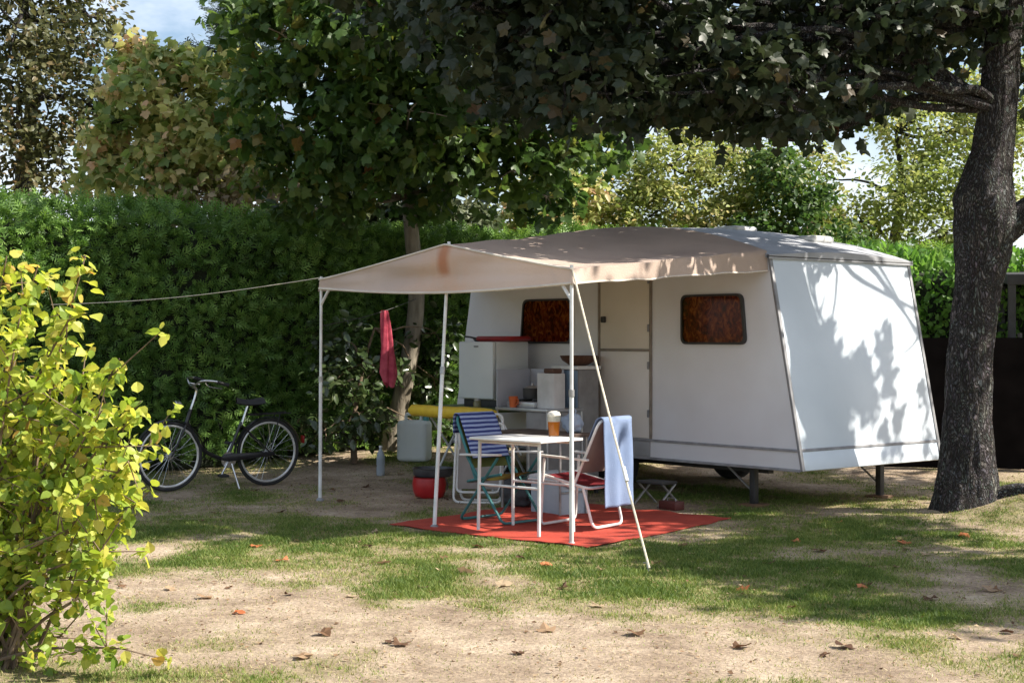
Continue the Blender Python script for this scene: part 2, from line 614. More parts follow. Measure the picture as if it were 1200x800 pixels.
def make_tree(name, label, cat, base, trunk_pts, trunk_r, clumps, n, tmpl, size, lmat, bark, group=None, n_obj=0, lmat_obj=None,
              limb_from=0.6, limb_r=0.06, twigs=26, spread=0.22, twig_tubes=4, leafkw=None, sides=10, trunk_builder=None, prune=None):
    root = empty(name, base, 0, label, cat, group)
    bx, by, bz = base
    loc = lambda p: (p[0] - bx, p[1] - by, p[2] - bz)
    if trunk_builder:
        trunk_builder(root)
    else:
        pts = smooth_path([loc(p) for p in trunk_pts], 5)
        rr = np.interp(np.linspace(0, 1, len(pts)), np.linspace(0, 1, len(trunk_r)), trunk_r)
        MB().tube(pts, list(rr), sides).build('trunk', bark, root)
    pos, outw, rnd, cen, tips = clump_leaves(clumps, n, twigs, spread)
    if prune:
        k_ = prune(pos)
        pos, outw, rnd = pos[k_], outw[k_], rnd[k_]
        n = len(pos)
    m = MB()
    tp = [Vector(p) for p in trunk_pts]
    for k, c in enumerate(cen):
        # start on the trunk at the nearest suitable height
        best = min(range(len(tp)), key=lambda i: (tp[i] - Vector(c)).length + (0 if i >= len(tp) * limb_from else 50))
        rb = limb_r * (0.7 + 0.5 * R.rand())
        pth = [loc(p) for p in wiggle(tp[best], c, 5, 0.18, 0.06)]
        m.tube(pth, list(np.linspace(rb, rb * 0.3, len(pth))), 7)
        for j in R.choice(tips.shape[1], min(twig_tubes, tips.shape[1]), replace=False):
            pt = [loc(p) for p in wiggle(c, tips[k, j], 3, 0.2)]
            m.tube(pt, list(np.linspace(rb * 0.35, 0.006, len(pt))), 5)
    o = m.build('limbs', bark, root)
    o['kind'] = 'stuff'
    B = leaf_mats(n, outw, **(leafkw or {}))
    sz = size * R.uniform(0.65, 1.25, n)
    P = pos - np.array(base)
    if n_obj:
        idx = split_largest(pos, B, sz, n_obj)
        leaf_objects('leaf', idx, P, B, sz, tmpl, lmat_obj, root)
        keep = np.ones(n, bool); keep[idx] = False
        P, B, sz, rnd = P[keep], B[keep], sz[keep], rnd[keep]
    leaf_mesh('crown', P, B, sz, rnd, tmpl, lmat, root, kind='stuff')
    return root

def bark_mat(name, plate, crack, pale):
    m, n, l = new_mat(name)
    p = n['Principled BSDF']
    p.inputs['Roughness'].default_value = 0.95
    p.inputs['Specular IOR Level'].default_value = 0.15
    tc = n.new('ShaderNodeTexCoord')
    mp = n.new('ShaderNodeMapping'); mp.inputs['Scale'].default_value = (1, 1, 0.42)
    l.new(tc.outputs['Object'], mp.inputs['Vector'])
    warp = n.new('ShaderNodeTexNoise'); warp.inputs['Scale'].default_value = 9; warp.inputs['Detail'].default_value = 6
    l.new(mp.outputs['Vector'], warp.inputs['Vector'])
    wm = n.new('ShaderNodeMix'); wm.data_type = 'RGBA'; wm.blend_type = 'ADD'; wm.inputs[0].default_value = 0.30
    l.new(mp.outputs['Vector'], wm.inputs[6]); l.new(warp.outputs['Color'], wm.inputs[7])
    vo = n.new('ShaderNodeTexVoronoi'); vo.feature = 'DISTANCE_TO_EDGE'; vo.inputs['Scale'].default_value = 34
    l.new(wm.outputs[2], vo.inputs['Vector'])
    vc = n.new('ShaderNodeTexVoronoi'); vc.inputs['Scale'].default_value = 34
    l.new(wm.outputs[2], vc.inputs['Vector'])
    big = n.new('ShaderNodeTexNoise'); big.inputs['Scale'].default_value = 6; big.inputs['Detail'].default_value = 8; big.inputs['Roughness'].default_value = 0.7
    l.new(mp.outputs['Vector'], big.inputs['Vector'])
    r1 = n.new('ShaderNodeValToRGB')
    r1.color_ramp.elements[0].position = 0.38; r1.color_ramp.elements[0].color = (*plate, 1)
    r1.color_ramp.elements[1].position = 0.66; r1.color_ramp.elements[1].color = (*pale, 1)
    l.new(big.outputs['Fac'], r1.inputs['Fac'])
    hv = n.new('ShaderNodeMix'); hv.data_type = 'RGBA'; hv.blend_type = 'MULTIPLY'; hv.inputs[0].default_value = 0.7
    l.new(r1.outputs['Color'], hv.inputs[6]); l.new(vc.outputs['Color'], hv.inputs[7])
    sat = n.new('ShaderNodeHueSaturation'); sat.inputs['Saturation'].default_value = 0.25
    l.new(hv.outputs[2], sat.inputs['Color'])
    mr = n.new('ShaderNodeMapRange'); mr.inputs['From Min'].default_value = 0.0; mr.inputs['From Max'].default_value = 0.30
    l.new(vo.outputs['Distance'], mr.inputs['Value'])
    cm = n.new('ShaderNodeMix'); cm.data_type = 'RGBA'; cm.inputs[6].default_value = (*crack, 1)
    l.new(mr.outputs[0], cm.inputs[0]); l.new(sat.outputs['Color'], cm.inputs[7])
    l.new(cm.outputs[2], p.inputs['Base Color'])
    fine = n.new('ShaderNodeTexNoise'); fine.inputs['Scale'].default_value = 60; fine.inputs['Detail'].default_value = 5
    l.new(mp.outputs['Vector'], fine.inputs['Vector'])
    ad = n.new('ShaderNodeMath'); ad.operation = 'MULTIPLY_ADD'; ad.inputs[1].default_value = 0.4
    l.new(fine.outputs['Fac'], ad.inputs[0]); l.new(mr.outputs[0], ad.inputs[2])
    b = n.new('ShaderNodeBump'); b.inputs['Strength'].default_value = 1.0; b.inputs['Distance'].default_value = 0.03
    l.new(ad.outputs[0], b.inputs['Height']); l.new(b.outputs['Normal'], p.inputs['Normal'])
    return m
BARK = bark_mat('bark_grey', (0.14, 0.122, 0.108), (0.035, 0.029, 0.026), (0.31, 0.285, 0.262))
BARK_PALE = mat('bark_pale', (0.30, 0.26, 0.20), 0.95, (0.15, 0.125, 0.09), 12.0, 0.7, 30.0, stretch=(1, 1, 0.3))
TWIG = mat('twig_brown', (0.20, 0.14, 0.09), 0.9, (0.10, 0.07, 0.045), 20.0)

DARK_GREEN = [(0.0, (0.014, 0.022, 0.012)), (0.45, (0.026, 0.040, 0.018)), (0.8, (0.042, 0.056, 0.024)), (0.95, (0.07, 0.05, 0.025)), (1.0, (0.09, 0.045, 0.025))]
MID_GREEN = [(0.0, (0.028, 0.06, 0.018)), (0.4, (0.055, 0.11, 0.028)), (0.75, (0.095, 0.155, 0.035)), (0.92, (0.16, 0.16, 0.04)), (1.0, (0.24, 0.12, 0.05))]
YELLOW_GREEN = [(0.0, (0.09, 0.12, 0.035)), (0.35, (0.19, 0.25, 0.065)), (0.65, (0.33, 0.37, 0.12)), (0.85, (0.46, 0.43, 0.20)), (1.0, (0.46, 0.31, 0.19))]
AUTUMN = [(0.0, (0.07, 0.13, 0.035)), (0.34, (0.20, 0.28, 0.08)), (0.6, (0.48, 0.48, 0.19)), (0.82, (0.58, 0.42, 0.24)), (1.0, (0.48, 0.22, 0.13))]
OLIVE = [(0.0, (0.025, 0.035, 0.014)), (0.4, (0.065, 0.075, 0.028)), (0.7, (0.12, 0.12, 0.05)), (0.88, (0.22, 0.15, 0.075)), (1.0, (0.25, 0.13, 0.08))]
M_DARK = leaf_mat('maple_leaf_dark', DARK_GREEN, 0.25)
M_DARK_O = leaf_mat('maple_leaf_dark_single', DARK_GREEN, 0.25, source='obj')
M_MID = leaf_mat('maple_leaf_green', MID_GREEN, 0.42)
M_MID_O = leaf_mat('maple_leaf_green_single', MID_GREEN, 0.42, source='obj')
M_YEL = leaf_mat('leaf_yellow_green', YELLOW_GREEN, 0.45)
M_AUT = leaf_mat('leaf_autumn', AUTUMN, 0.45)
M_OLI = leaf_mat('leaf_olive', OLIVE, 0.35)
M_GRN = leaf_mat('leaf_fresh_green', [(0.0, (0.05, 0.12, 0.025)), (0.5, (0.12, 0.26, 0.05)), (1.0, (0.24, 0.36, 0.10))], 0.45)
M_GREY = leaf_mat('leaf_grey_green', [(0.0, (0.05, 0.075, 0.04)), (0.5, (0.11, 0.14, 0.075)), (1.0, (0.24, 0.25, 0.15))], 0.3)
M_CEDAR = leaf_mat('needle_blue_green', [(0.0, (0.035, 0.06, 0.045)), (0.6, (0.075, 0.11, 0.085)), (1.0, (0.14, 0.18, 0.14))], 0.15)
M_HEDGE = leaf_mat('cypress_spray', [(0.0, (0.03, 0.065, 0.016)), (0.45, (0.10, 0.20, 0.04)), (0.75, (0.22, 0.36, 0.085)), (1.0, (0.34, 0.40, 0.13))], 0.35)
M_LIME = leaf_mat('lime_leaf', [(0.0, (0.16, 0.26, 0.045)), (0.35, (0.32, 0.42, 0.07)), (0.7, (0.50, 0.52, 0.10)), (0.92, (0.60, 0.54, 0.13)), (1.0, (0.50, 0.33, 0.10))], 0.5)
M_LIME_O = leaf_mat('lime_leaf_single', [(0.0, (0.16, 0.26, 0.045)), (0.35, (0.32, 0.42, 0.07)), (0.7, (0.50, 0.52, 0.10)), (0.92, (0.60, 0.54, 0.13)), (1.0, (0.50, 0.33, 0.10))], 0.5, source='obj')

def at(px, py, d):
    """place seen at a pixel of the photograph at a given depth (only used to measure)"""
    return ((px - 600) * d / F_PX, d, CAM_Z + (395 - py) * d / F_PX)

#PART2
# ------------------------------------------------------------------ caravan
PAINT = mat('caravan_paint', (0.74, 0.75, 0.78), 0.42, (0.69, 0.69, 0.71), 1.7, 0.03, 6.0)
PAINT_END = mat('caravan_end_paint', (0.70, 0.77, 0.84), 0.38, (0.63, 0.70, 0.77), 1.5, 0.03, 5.0)
ROOFM = mat('caravan_roof_sheet', (0.42, 0.43, 0.46), 0.6, (0.28, 0.29, 0.31), 3.0, 0.2, 12.0)
TRIM = mat('grey_trim', (0.30, 0.30, 0.31), 0.5, (0.20, 0.20, 0.21), 9.0)
TRIM_DARK = mat('dark_seal', (0.045, 0.042, 0.04), 0.6, (0.025, 0.025, 0.025), 12.0)
TRIM_TAN = mat('tan_trim', (0.30, 0.25, 0.20), 0.55, (0.2, 0.17, 0.14), 9.0)
DARK = mat('dark_metal', (0.05, 0.05, 0.052), 0.55, (0.03, 0.028, 0.026), 8.0)
RUBBER = mat('rubber', (0.028, 0.028, 0.028), 0.8, (0.02, 0.02, 0.02), 20.0)
GALV = mat('galvanised', (0.42, 0.42, 0.42), 0.45, (0.28, 0.27, 0.26), 15.0, metal=0.7)
WHITE = mat('white_enamel', (0.78, 0.78, 0.76), 0.35, (0.66, 0.65, 0.62), 12.0)

TOP0, TOP1, BOT = 0.37, 4.48, 0.36
CL, CW = 4.85, 2.0
ROOFP = [(0.37, 2.20), (0.65, 2.285), (1.0, 2.375), (1.35, 2.44), (1.75, 2.485), (2.1, 2.505), (2.42, 2.51), (2.75, 2.505), (3.1, 2.485), (3.5, 2.44), (3.85, 2.375), (4.2, 2.285), (4.48, 2.20)]
def roofz(t):
    return float(np.interp(t, [p[0] for p in ROOFP], [p[1] for p in ROOFP]))
def endx(z):
    """t of the sloping end at height z (near end)"""
    return 0.37 * (z - BOT) / (2.20 - BOT)

car = empty('caravan', (OX, OY, 0), ang, 'small old white caravan with sloping ends parked between awning and big tree', 'caravan')
prof = [(-0.0, BOT)] + [(-t, z) for t, z in ROOFP] + [(-CL, BOT)]
MB().prism(prof, 'y', 0.0, CW).build('body', PAINT, car, bevel=0.012)
# bluish end panel, slightly proud of the body
def end_pt(w, z, off):
    x = -endx(z)
    nrm = Vector((2.20 - BOT, 0, 0.37)).normalized()
    return Vector((x, w, z)) + nrm * off
def end_quad(w0, w1, z0, z1, o0, o1):
    vs = [end_pt(w, z, o) for o in (o0, o1) for (w, z) in ((w0, z0), (w1, z0), (w1, z1), (w0, z1))]
    return MB().add(vs, [(0, 1, 2, 3), (4, 7, 6, 5), (0, 4, 5, 1), (1, 5, 6, 2), (2, 6, 7, 3), (3, 7, 4, 0)])
end_quad(0.02, CW - 0.02, 0.545, 2.185, 0.0, 0.012).build('end_panel', PAINT_END, car, bevel=0.004)
end_quad(0.02, CW - 0.02, 0.365, 0.525, 0.0, 0.012).build('end_skirt', PAINT_END, car, bevel=0.004)
end_quad(-0.004, CW + 0.004, 0.523, 0.548, 0.001, 0.020).build('end_rail', TRIM, car, bevel=0.004)
# corner strips
for w in (-0.006, CW - 0.03):
    end_quad(w, w + 0.036, BOT, 2.2, -0.004, 0.022).build('corner_strip', TRIM, car, bevel=0.005)
# roof sheet with overhanging dark edge
def roof_fn(u, v):
    t = 0.33 + u * (4.52 - 0.33)
    w = -0.03 + v * (CW + 0.06)
    z = roofz(min(max(t, 0.37), 4.48)) + 0.022 + 0.05 * math.sin(math.pi * v) + (0.0 if 0.37 <= t <= 4.48 else -0.012)
    return (-t, w, z)
def roof_under(u, v):
    x, y, z = roof_fn(u, v)
    return (x, y, z - 0.035 - 0.045 * math.sin(math.pi * v))
m = MB().grid(roof_fn, 36, 8)
nvr = len(m.v)
m.grid(roof_under, 36, 8)
edge = [i for i in range(37)] + [j * 37 + 36 for j in range(1, 9)] + [8 * 37 + i for i in range(35, -1, -1)] + [j * 37 for j in range(7, 0, -1)]
for a, b in zip(edge, edge[1:] + edge[:1]):
    m.f.append((a, b, b + nvr, a + nvr))
m.build('roof', ROOFM, car)
m = MB().tube([(-0.345, -0.03, 2.198), (-0.345, CW + 0.03, 2.198)], 0.017, 8)
m.build('gutter', TRIM_DARK, car)
for t, w in ((1.65, 1.0), (0.92, 1.25), (3.2, 1.0)):
    z = roofz(t) + 0.06
    v = MB().box(-t - 0.16, -t + 0.16, w - 0.16, w + 0.16, z - 0.03, z + 0.035).build('roof_vent', WHITE, car, bevel=0.03, seg=3)
# side rail and skirt
MB().box(-CL + endx(0.53), -endx(0.53), -0.016, -0.001, 0.525, 0.548).build('side_rail', TRIM, car, bevel=0.003)
MB().box(-CL + 0.02, -0.01, -0.012, -0.001, BOT - 0.005, BOT + 0.02).build('bottom_edge', TRIM, car, bevel=0.003)
MB().box(-1.79 - 0.85, -1.80, -0.010, -0.001, BOT + 0.022, 0.522).build('step_panel', mat('grey_skirt', (0.34, 0.34, 0.34), 0.6, scale=4), car, bevel=0.003)
# door in two leaves
door = MB().box(-2.475, -1.805, -0.014, -0.001, 1.39, 2.16).build('door', mat('door_paint', (0.72, 0.66, 0.57), 0.5, (0.66, 0.60, 0.51), 2.0), car, bevel=0.006)
MB().box(-2.475, -1.805, -0.014, -0.001, 0.552, 1.365).build('door_leaf', mat('door_paint_low', (0.76, 0.72, 0.67), 0.5, (0.70, 0.66, 0.60), 2.0), door, bevel=0.006)
for x0, x1, z0, z1 in ((-1.80, -1.775, 0.55, 2.2), (-2.505, -2.48, 0.55, 2.2), (-2.478, -1.802, 1.367, 1.388)):
    MB().box(x0, x1, -0.020, -0.001, z0, z1).build('door_frame', TRIM_TAN, door, bevel=0.003)
MB().box(-2.44, -2.39, -0.045, -0.014, 1.64, 1.70).build('door_handle', TRIM_DARK, door, bevel=0.008)
for z in (0.75, 1.2, 1.55, 2.0):
    MB().box(-1.815, -1.795, -0.034, -0.020, z, z + 0.07).build('hinge', TRIM, door, bevel=0.004)

# windows: trapezoid with rounded corners
def round_poly(P, r, seg=6):
    out = []
    n = len(P)
    for i in range(n):
        a, b, c = Vector(P[i - 1]), Vector(P[i]), Vector(P[(i + 1) % n])
        s = b + (a - b).normalized() * r
        e = b + (c - b).normalized() * r
        for k in range(seg + 1):
            t = k / seg
            q = s * (1 - t) ** 2 + b * 2 * t * (1 - t) + e * t * t
            out.append((q.x, q.y))
    return out
m_cur, n_, l_ = new_mat('brown_curtain')
p_ = n_['Principled BSDF']; p_.inputs['Roughness'].default_value = 0.9
tc_ = n_.new('ShaderNodeTexCoord'); mp_ = n_.new('ShaderNodeMapping'); mp_.inputs['Scale'].default_value = (1.5, 1.5, 1.0)
l_.new(tc_.outputs['Object'], mp_.inputs['Vector'])
vz = n_.new('ShaderNodeTexNoise'); vz.inputs['Scale'].default_value = 11; vz.inputs['Detail'].default_value = 5; vz.inputs['Distortion'].default_value = 1.6
l_.new(mp_.outputs['Vector'], vz.inputs['Vector'])
rp_ = n_.new('ShaderNodeValToRGB')
e_ = rp_.color_ramp.elements
e_[0].position, e_[0].color = 0.38, (0.09, 0.018, 0.010, 1)
e_[1].position, e_[1].color = 0.66, (0.80, 0.46, 0.14, 1)
x_ = e_.new(0.52); x_.color = (0.40, 0.11, 0.035, 1)
l_.new(vz.outputs['Fac'], rp_.inputs['Fac']); l_.new(rp_.outputs['Color'], p_.inputs['Base Color'])
m_gl, n_, l_ = new_mat('tinted_acrylic')
out_ = n_['Material Output']
tr_ = n_.new('ShaderNodeBsdfTransparent'); tr_.inputs['Color'].default_value = (0.74, 0.60, 0.50, 1)
gl_ = n_.new('ShaderNodeBsdfGlossy'); gl_.inputs['Roughness'].default_value = 0.06
fz_ = n_.new('ShaderNodeFresnel'); fz_.inputs['IOR'].default_value = 1.22
mx_ = n_.new('ShaderNodeMixShader')
l_.new(fz_.outputs[0], mx_.inputs[0]); l_.new(tr_.outputs[0], mx_.inputs[1]); l_.new(gl_.outputs[0], mx_.inputs[2]); l_.new(mx_.outputs[0], out_.inputs['Surface'])

def caravan_window(t0, t1, z0, z1, lean0, lean1):
    """t0 right edge, t1 left edge; lean: inset of the upper corner"""
    P = [(-t1, z0), (-t0, z0), (-t0 - lean0, z1), (-t1 + lean1, z1)]
    outer = round_poly(P, 0.07)
    cx = -(t0 + t1) / 2; cz = (z0 + z1) / 2
    inner = [(cx + (x - cx) * 0.945, cz + (z - cz) * 0.91) for x, z in outer]
    n = len(outer)
    vs = [(x, -0.001, z) for x, z in outer] + [(x, -0.032, z) for x, z in outer] + [(x, -0.034, z) for x, z in inner] + [(x, -0.014, z) for x, z in inner]
    fs = []
    for a, b in ((0, 1), (1, 2), (2, 3)):
        for i in range(n):
            j = (i + 1) % n
            fs.append((a * n + i, a * n + j, b * n + j, b * n + i))
    fr = MB().add(vs, fs).build('window', TRIM_DARK, car)
    cur = MB().prism([(cx + (x - cx) * 0.97, cz + (z - cz) * 0.95) for x, z in outer], 'y', -0.012, -0.004).build('curtain', m_cur, fr)
    MB().prism([(cx + (x - cx) * 0.95, cz + (z - cz) * 0.92) for x, z in outer], 'y', -0.030, -0.024).build('pane', m_gl, fr)
caravan_window(0.600, 1.385, 1.435, 1.885, 0.045, 0.0)
caravan_window(2.880, 3.665, 1.435, 1.885, 0.0, 0.045)
# underframe
MB().box(-CL + 0.6, -0.75, 0.45, 0.52, 0.27, BOT - 0.002).build('chassis_beam', DARK, car)
MB().box(-CL + 0.6, -0.75, CW - 0.52, CW - 0.45, 0.27, BOT - 0.002).build('chassis_beam', DARK, car)
MB().tube([(-2.45, 0.16, 0.29), (-2.45, CW - 0.16, 0.29)], 0.035, 10).build('axle', DARK, car)
for w in (0.06, CW - 0.24):
    gl = G(*(W(2.45, -w - 0.09).xy)) 
    pr = [(0.13, 0.0), (0.2, 0.0), (0.265, 0.012), (0.285, 0.04), (0.285, 0.14), (0.265, 0.168), (0.2, 0.18), (0.13, 0.18)]
    mm = MB().lathe(pr, 28)
    mm.v = [(-2.45 + x, w + z, 0.285 + gl + y) for x, y, z in mm.v]
    wh = mm.build('wheel', RUBBER, car)
    mm = MB().lathe([(0.17, 0.02), (0.14, 0.05), (0.06, 0.03), (0.05, 0.0)], 20)
    mm.v = [(-2.45 + x, w + z - 0.004, 0.285 + gl + y) for x, y, z in mm.v]
    mm.build('rim', GALV, wh)
for t, w in ((0.72, 0.22), (4.2, 0.22), (0.5, CW - 0.25), (4.2, CW - 0.25)):
    q = W(t, -w); g = G(q.x, q.y)
    j = MB().box(-t - 0.03, -t + 0.03, w - 0.03, w + 0.03, g + 0.02, BOT - 0.01).build('jack', DARK, car, bevel=0.006)
    MB().box(-t - 0.10, -t + 0.10, w - 0.10, w + 0.10, g - 0.01, g + 0.022).build('foot_plate', mat('wood_block', (0.19, 0.11, 0.06), 0.9, scale=9), j, bevel=0.006)
    MB().tube([(-t, w, g + 0.12), (-t - 0.32, w, BOT - 0.02)], 0.011, 6).build('jack_arm', GALV, j)

# ------------------------------------------------------------------ awning
m_can = cloth_mat('awning_canvas', (0.60, 0.48, 0.40), (0.47, 0.37, 0.31), 0.30, 1.6, bump=0.25, bscale=60)
n_, l_ = m_can.node_tree.nodes, m_can.node_tree.links
p_ = n_['Principled BSDF']
src_ = p_.inputs['Base Color'].links[0].from_socket
# rust run below the ridge pole, and weathered streaks: a mask from the local coordinates
APEX_T = 1.50
tc_ = n_.new('ShaderNodeTexCoord'); sx_ = n_.new('ShaderNodeSeparateXYZ'); l_.new(tc_.outputs['Object'], sx_.inputs[0])
def math_node(op, a, b=None, c=None):
    q = n_.new('ShaderNodeMath'); q.operation = op
    for i, v in enumerate((a, b, c)):
        if v is None: continue
        if isinstance(v, (int, float)): q.inputs[i].default_value = v
        else: l_.new(v, q.inputs[i])
    return q.outputs[0]
nz_ = n_.new('ShaderNodeTexNoise'); nz_.inputs['Scale'].default_value = 9.0; l_.new(tc_.outputs['Object'], nz_.inputs['Vector'])
dx_ = math_node('ABSOLUTE', math_node('ADD', sx_.outputs['X'], APEX_T))
dx_ = math_node('ADD', dx_, math_node('MULTIPLY_ADD', nz_.outputs['Fac'], 0.06, -0.03))
core_ = n_.new('ShaderNodeMapRange'); core_.inputs['From Min'].default_value = 0.11; core_.inputs['From Max'].default_value = 0.03; l_.new(dx_, core_.inputs['Value'])
halo_ = n_.new('ShaderNodeMapRange'); halo_.inputs['From Min'].default_value = 0.75; halo_.inputs['From Max'].default_value = 0.0; l_.new(dx_, halo_.inputs['Value'])
fy_ = n_.new('ShaderNodeMapRange'); fy_.inputs['From Min'].default_value = -2.5; fy_.inputs['From Max'].default_value = -2.72; l_.new(sx_.outputs['Y'], fy_.inputs['Value'])
fz2 = n_.new('ShaderNodeMapRange'); fz2.inputs['From Min'].default_value = 1.97; fz2.inputs['From Max'].default_value = 2.03; l_.new(sx_.outputs['Z'], fz2.inputs['Value'])
core_m = math_node('MULTIPLY', math_node('MULTIPLY', core_.outputs[0], fy_.outputs[0]), fz2.outputs[0])
halo_m = math_node('MULTIPLY', math_node('MULTIPLY', halo_.outputs[0], fy_.outputs[0]), math_node('MULTIPLY', nz_.outputs['Fac'], 1.1))
front_glow = math_node('MULTIPLY', fy_.outputs[0], 0.75)  # front cloth painted paler for light glowing through it
def mixc(fac, a, col):
    q = n_.new('ShaderNodeMix'); q.data_type = 'RGBA'
    l_.new(fac, q.inputs[0]); l_.new(a, q.inputs[6]); q.inputs[7].default_value = (*col, 1)
    return q.outputs[2]
c1 = mixc(front_glow, src_, (0.74, 0.60, 0.52))
c1 = mixc(halo_m, c1, (0.70, 0.42, 0.26))
c1 = mixc(core_m, c1, (0.50, 0.19, 0.085))
l_.new(c1, p_.inputs['Base Color'])
for nd in n_:
    if nd.bl_idname == 'ShaderNodeBsdfTranslucent':
        l_.new(c1, nd.inputs['Color'])

aw = empty('awning', (OX, OY, 0), ang, 'beige canvas awning on three white poles with rust stain under its peak', 'awning')
def front_edge(u):
    t = -0.17 + u * 3.63
    s = 2.77 - 0.18 * u
    ap = (APEX_T + 0.17) / 3.63
    k = u / ap if u < ap else (1 - u) / (1 - ap)
    z = 1.99 + 0.03 * u + 0.245 * max(k, 0) ** 1.12
    return t, s - 0.05 * max(k, 0), z
def rail(u):
    t = 0.385 + u * (4.465 - 0.385)
    return t, -0.0, roofz(t) + 0.045
def canopy_top(u, v):
    a, b = rail(u), front_edge(u)
    e = v
    t = a[0] + (b[0] - a[0]) * e
    s = a[1] + (b[1] - a[1]) * e
    z = a[2] + (b[2] - a[2]) * e
    # the cloth hangs between ridge and edges
    ap = (APEX_T + 0.17) / 3.63
    side = min(u / ap, (1 - u) / (1 - ap), 1)
    z -= 0.10 * math.sin(math.pi * v) * math.sin(math.pi * min(max(side, 0), 1)) ** 1.0 * (0.6 + 0.4 * (1 - side))
    z += 0.022 * fnoise(t * 2.5, s * 3.2, 0, 3) * math.sin(math.pi * min(v, 1)) 
    return (-t, -s, z)
def gable(u, v):
    t, s, zt = front_edge(u)
    zb = 1.885 + 0.055 * u - 0.055 * math.sin(math.pi * u)
    z = zt + (zb - zt) * v
    fold = math.sin(math.pi * u)
    s += 0.06 * v * fold + 0.075 * fnoise(t * 0.8, z * 9, 0, 5) * fold * math.sin(math.pi * min(v * 1.05, 1)) + 0.012 * fnoise(t * 5, z * 3, 0, 8) * v
    return (-t, -s, z)
def flap(side):
    def fn(u, v):
        x, y, z = canopy_top(side, u)
        drop = 0.175 - 0.07 * u
        w = 0.012 * math.sin(u * 19) * v
        return (x + (0.02 * v + w) * (1 if side == 0 else -1), y, z - drop * v)
    return fn
m = MB().grid(canopy_top, 56, 36)
m.grid(gable, 56, 14)
m.grid(flap(0), 36, 4)
m.grid(flap(1), 36, 4)
can = m.build('canopy', m_can, aw, weld=True, angle=75)
# light hem piping along the hips and the bottom edge
HEM = cloth_mat('hem_tape', (0.74, 0.68, 0.60), (0.62, 0.55, 0.48), 0.1)
def off(p, d): return (p[0], p[1] + d, p[2] + 0.004)
MB().tube([off(gable(i / 56, 0.0), -0.004) for i in range(57)], 0.009, 6).build('hem', HEM, can)
MB().tube([off(gable(i / 56, 1.0), 0) for i in range(57)], 0.010, 6).build('hem', HEM, can)
MB().tube([flap(0)(i / 36, 1.0) for i in range(37)], 0.007, 6).build('hem', HEM, can)
POLE = mat('white_pole', (0.74, 0.75, 0.74), 0.4, (0.55, 0.55, 0.53), 7.0)
def wl2(x, y, z):
    """world to caravan frame"""
    d = Vector((x - OX, y - OY, 0))
    return Vector((d.dot(AX), d.dot(AY), z))
feet = {'right': (0.43, 11.10), 'ridge': (-0.615, 12.14), 'left': (-1.75, 14.0)}
tops = {'right': canopy_top(0.004, 0.995), 'ridge': canopy_top((APEX_T + 0.17) / 3.63, 0.985), 'left': canopy_top(0.996, 0.995)}
for k, (fx, fy) in feet.items():
    a = wl2(fx, fy, G(fx, fy) - 0.02)
    b = Vector(tops[k]) + Vector((0, 0, 0.03 if k != 'ridge' else 0.02))
    po = MB().tube([a, a.lerp(b, 0.55)], 0.0165, 10).build('pole', POLE, aw)
    MB().tube([a.lerp(b, 0.55), b], 0.0135, 10).build('pole_upper', POLE, po)
    MB().tube([a.lerp(b, 0.535), a.lerp(b, 0.56)], 0.022, 10).build('clamp', GALV, po)
    MB().lathe([(0.035, G(fx, fy) - 0.0), (0.035, G(fx, fy) + 0.012), (0.02, G(fx, fy) + 0.03)], 12, a.x, a.y).build('foot', TRIM, po)
    if k != 'ridge':
        # brace from the pole to the eave bar
        c = a.lerp(b, 0.875)
        o2 = Vector(tops['ridge']) - Vector(tops[k])
        e = Vector((b.x, b.y, 0)) + Vector((o2.x, o2.y, 0)).normalized() * 0.22 + Vector((0, 0, b.z - 0.03))
        MB().tube([c, e], 0.013, 8).build('brace', POLE, aw)
ROPE = mat('guy_rope', (0.72, 0.66, 0.52), 0.9, (0.5, 0.45, 0.36), 40.0)
rp = wl2(0.885, 9.9, G(0.885, 9.9) + 0.02)
pa = Vector(tops['right']) + Vector((0, 0, 0.02))
MB().tube([pa + (rp - pa) * k / 8 + Vector((0, 0, -0.02 * math.sin(math.pi * k / 8))) for k in range(9)], 0.0075, 6).build('guy_rope', ROPE, aw)
sl = pa.lerp(rp, 0.69)
MB().tube([sl, pa.lerp(rp, 0.735)], 0.014, 8).build('rope_slider', WHITE, aw)
MB().tube([rp + Vector((0.02, 0, -0.15)), rp + Vector((-0.02, 0, 0.03)), rp + Vector((-0.05, 0, 0.03))], 0.006, 6).build('peg', GALV, aw)
pa = Vector(tops['left']) + Vector((0, 0, 0.02))
hx = at(60, 357, 15.6)
rp = wl2(*hx)
MB().tube([pa + (rp - pa) * k / 12 + Vector((0, 0, -0.05 * math.sin(math.pi * k / 12))) for k in range(13)], 0.0035, 6).build('guy_rope', ROPE, aw)
#PART3
# ------------------------------------------------------------------ red ground mat
MATM = mat('red_woven_mat', (0.43, 0.05, 0.024), 0.75, (0.31, 0.03, 0.016), 5.0, 0.4, 160.0, lo=0.3, hi=0.7)
mc = (sum(p[0] for p in MAT_POLY) / 4, sum(p[1] for p in MAT_POLY) / 4)
def mat_pt(u, v, top):
    a, b, c, d = [Vector(p) for p in MAT_POLY]
    p = (a * (1 - u) + b * u) * (1 - v) + (d * (1 - u) + c * u) * v
    e = min(u, 1 - u, v, 1 - v)
    x = p.x + 0.03 * fnoise(p.x * 2, p.y * 2, 0, 1) * (1 if e < 0.02 else 0.3); y = p.y + 0.03 * fnoise(p.x * 2, p.y * 2, 5, 2)
    z = G(x, y) + 0.011 + 0.010 * abs(fnoise(p.x * 3.1, p.y * 2.3, 0, 4)) + (0.016 * max(0, fnoise(p.x * 2.2, p.y * 2.2, 0, 6)) if e < 0.06 else 0)
    return (x - mc[0], y - mc[1], z - (0 if top else 0.006))
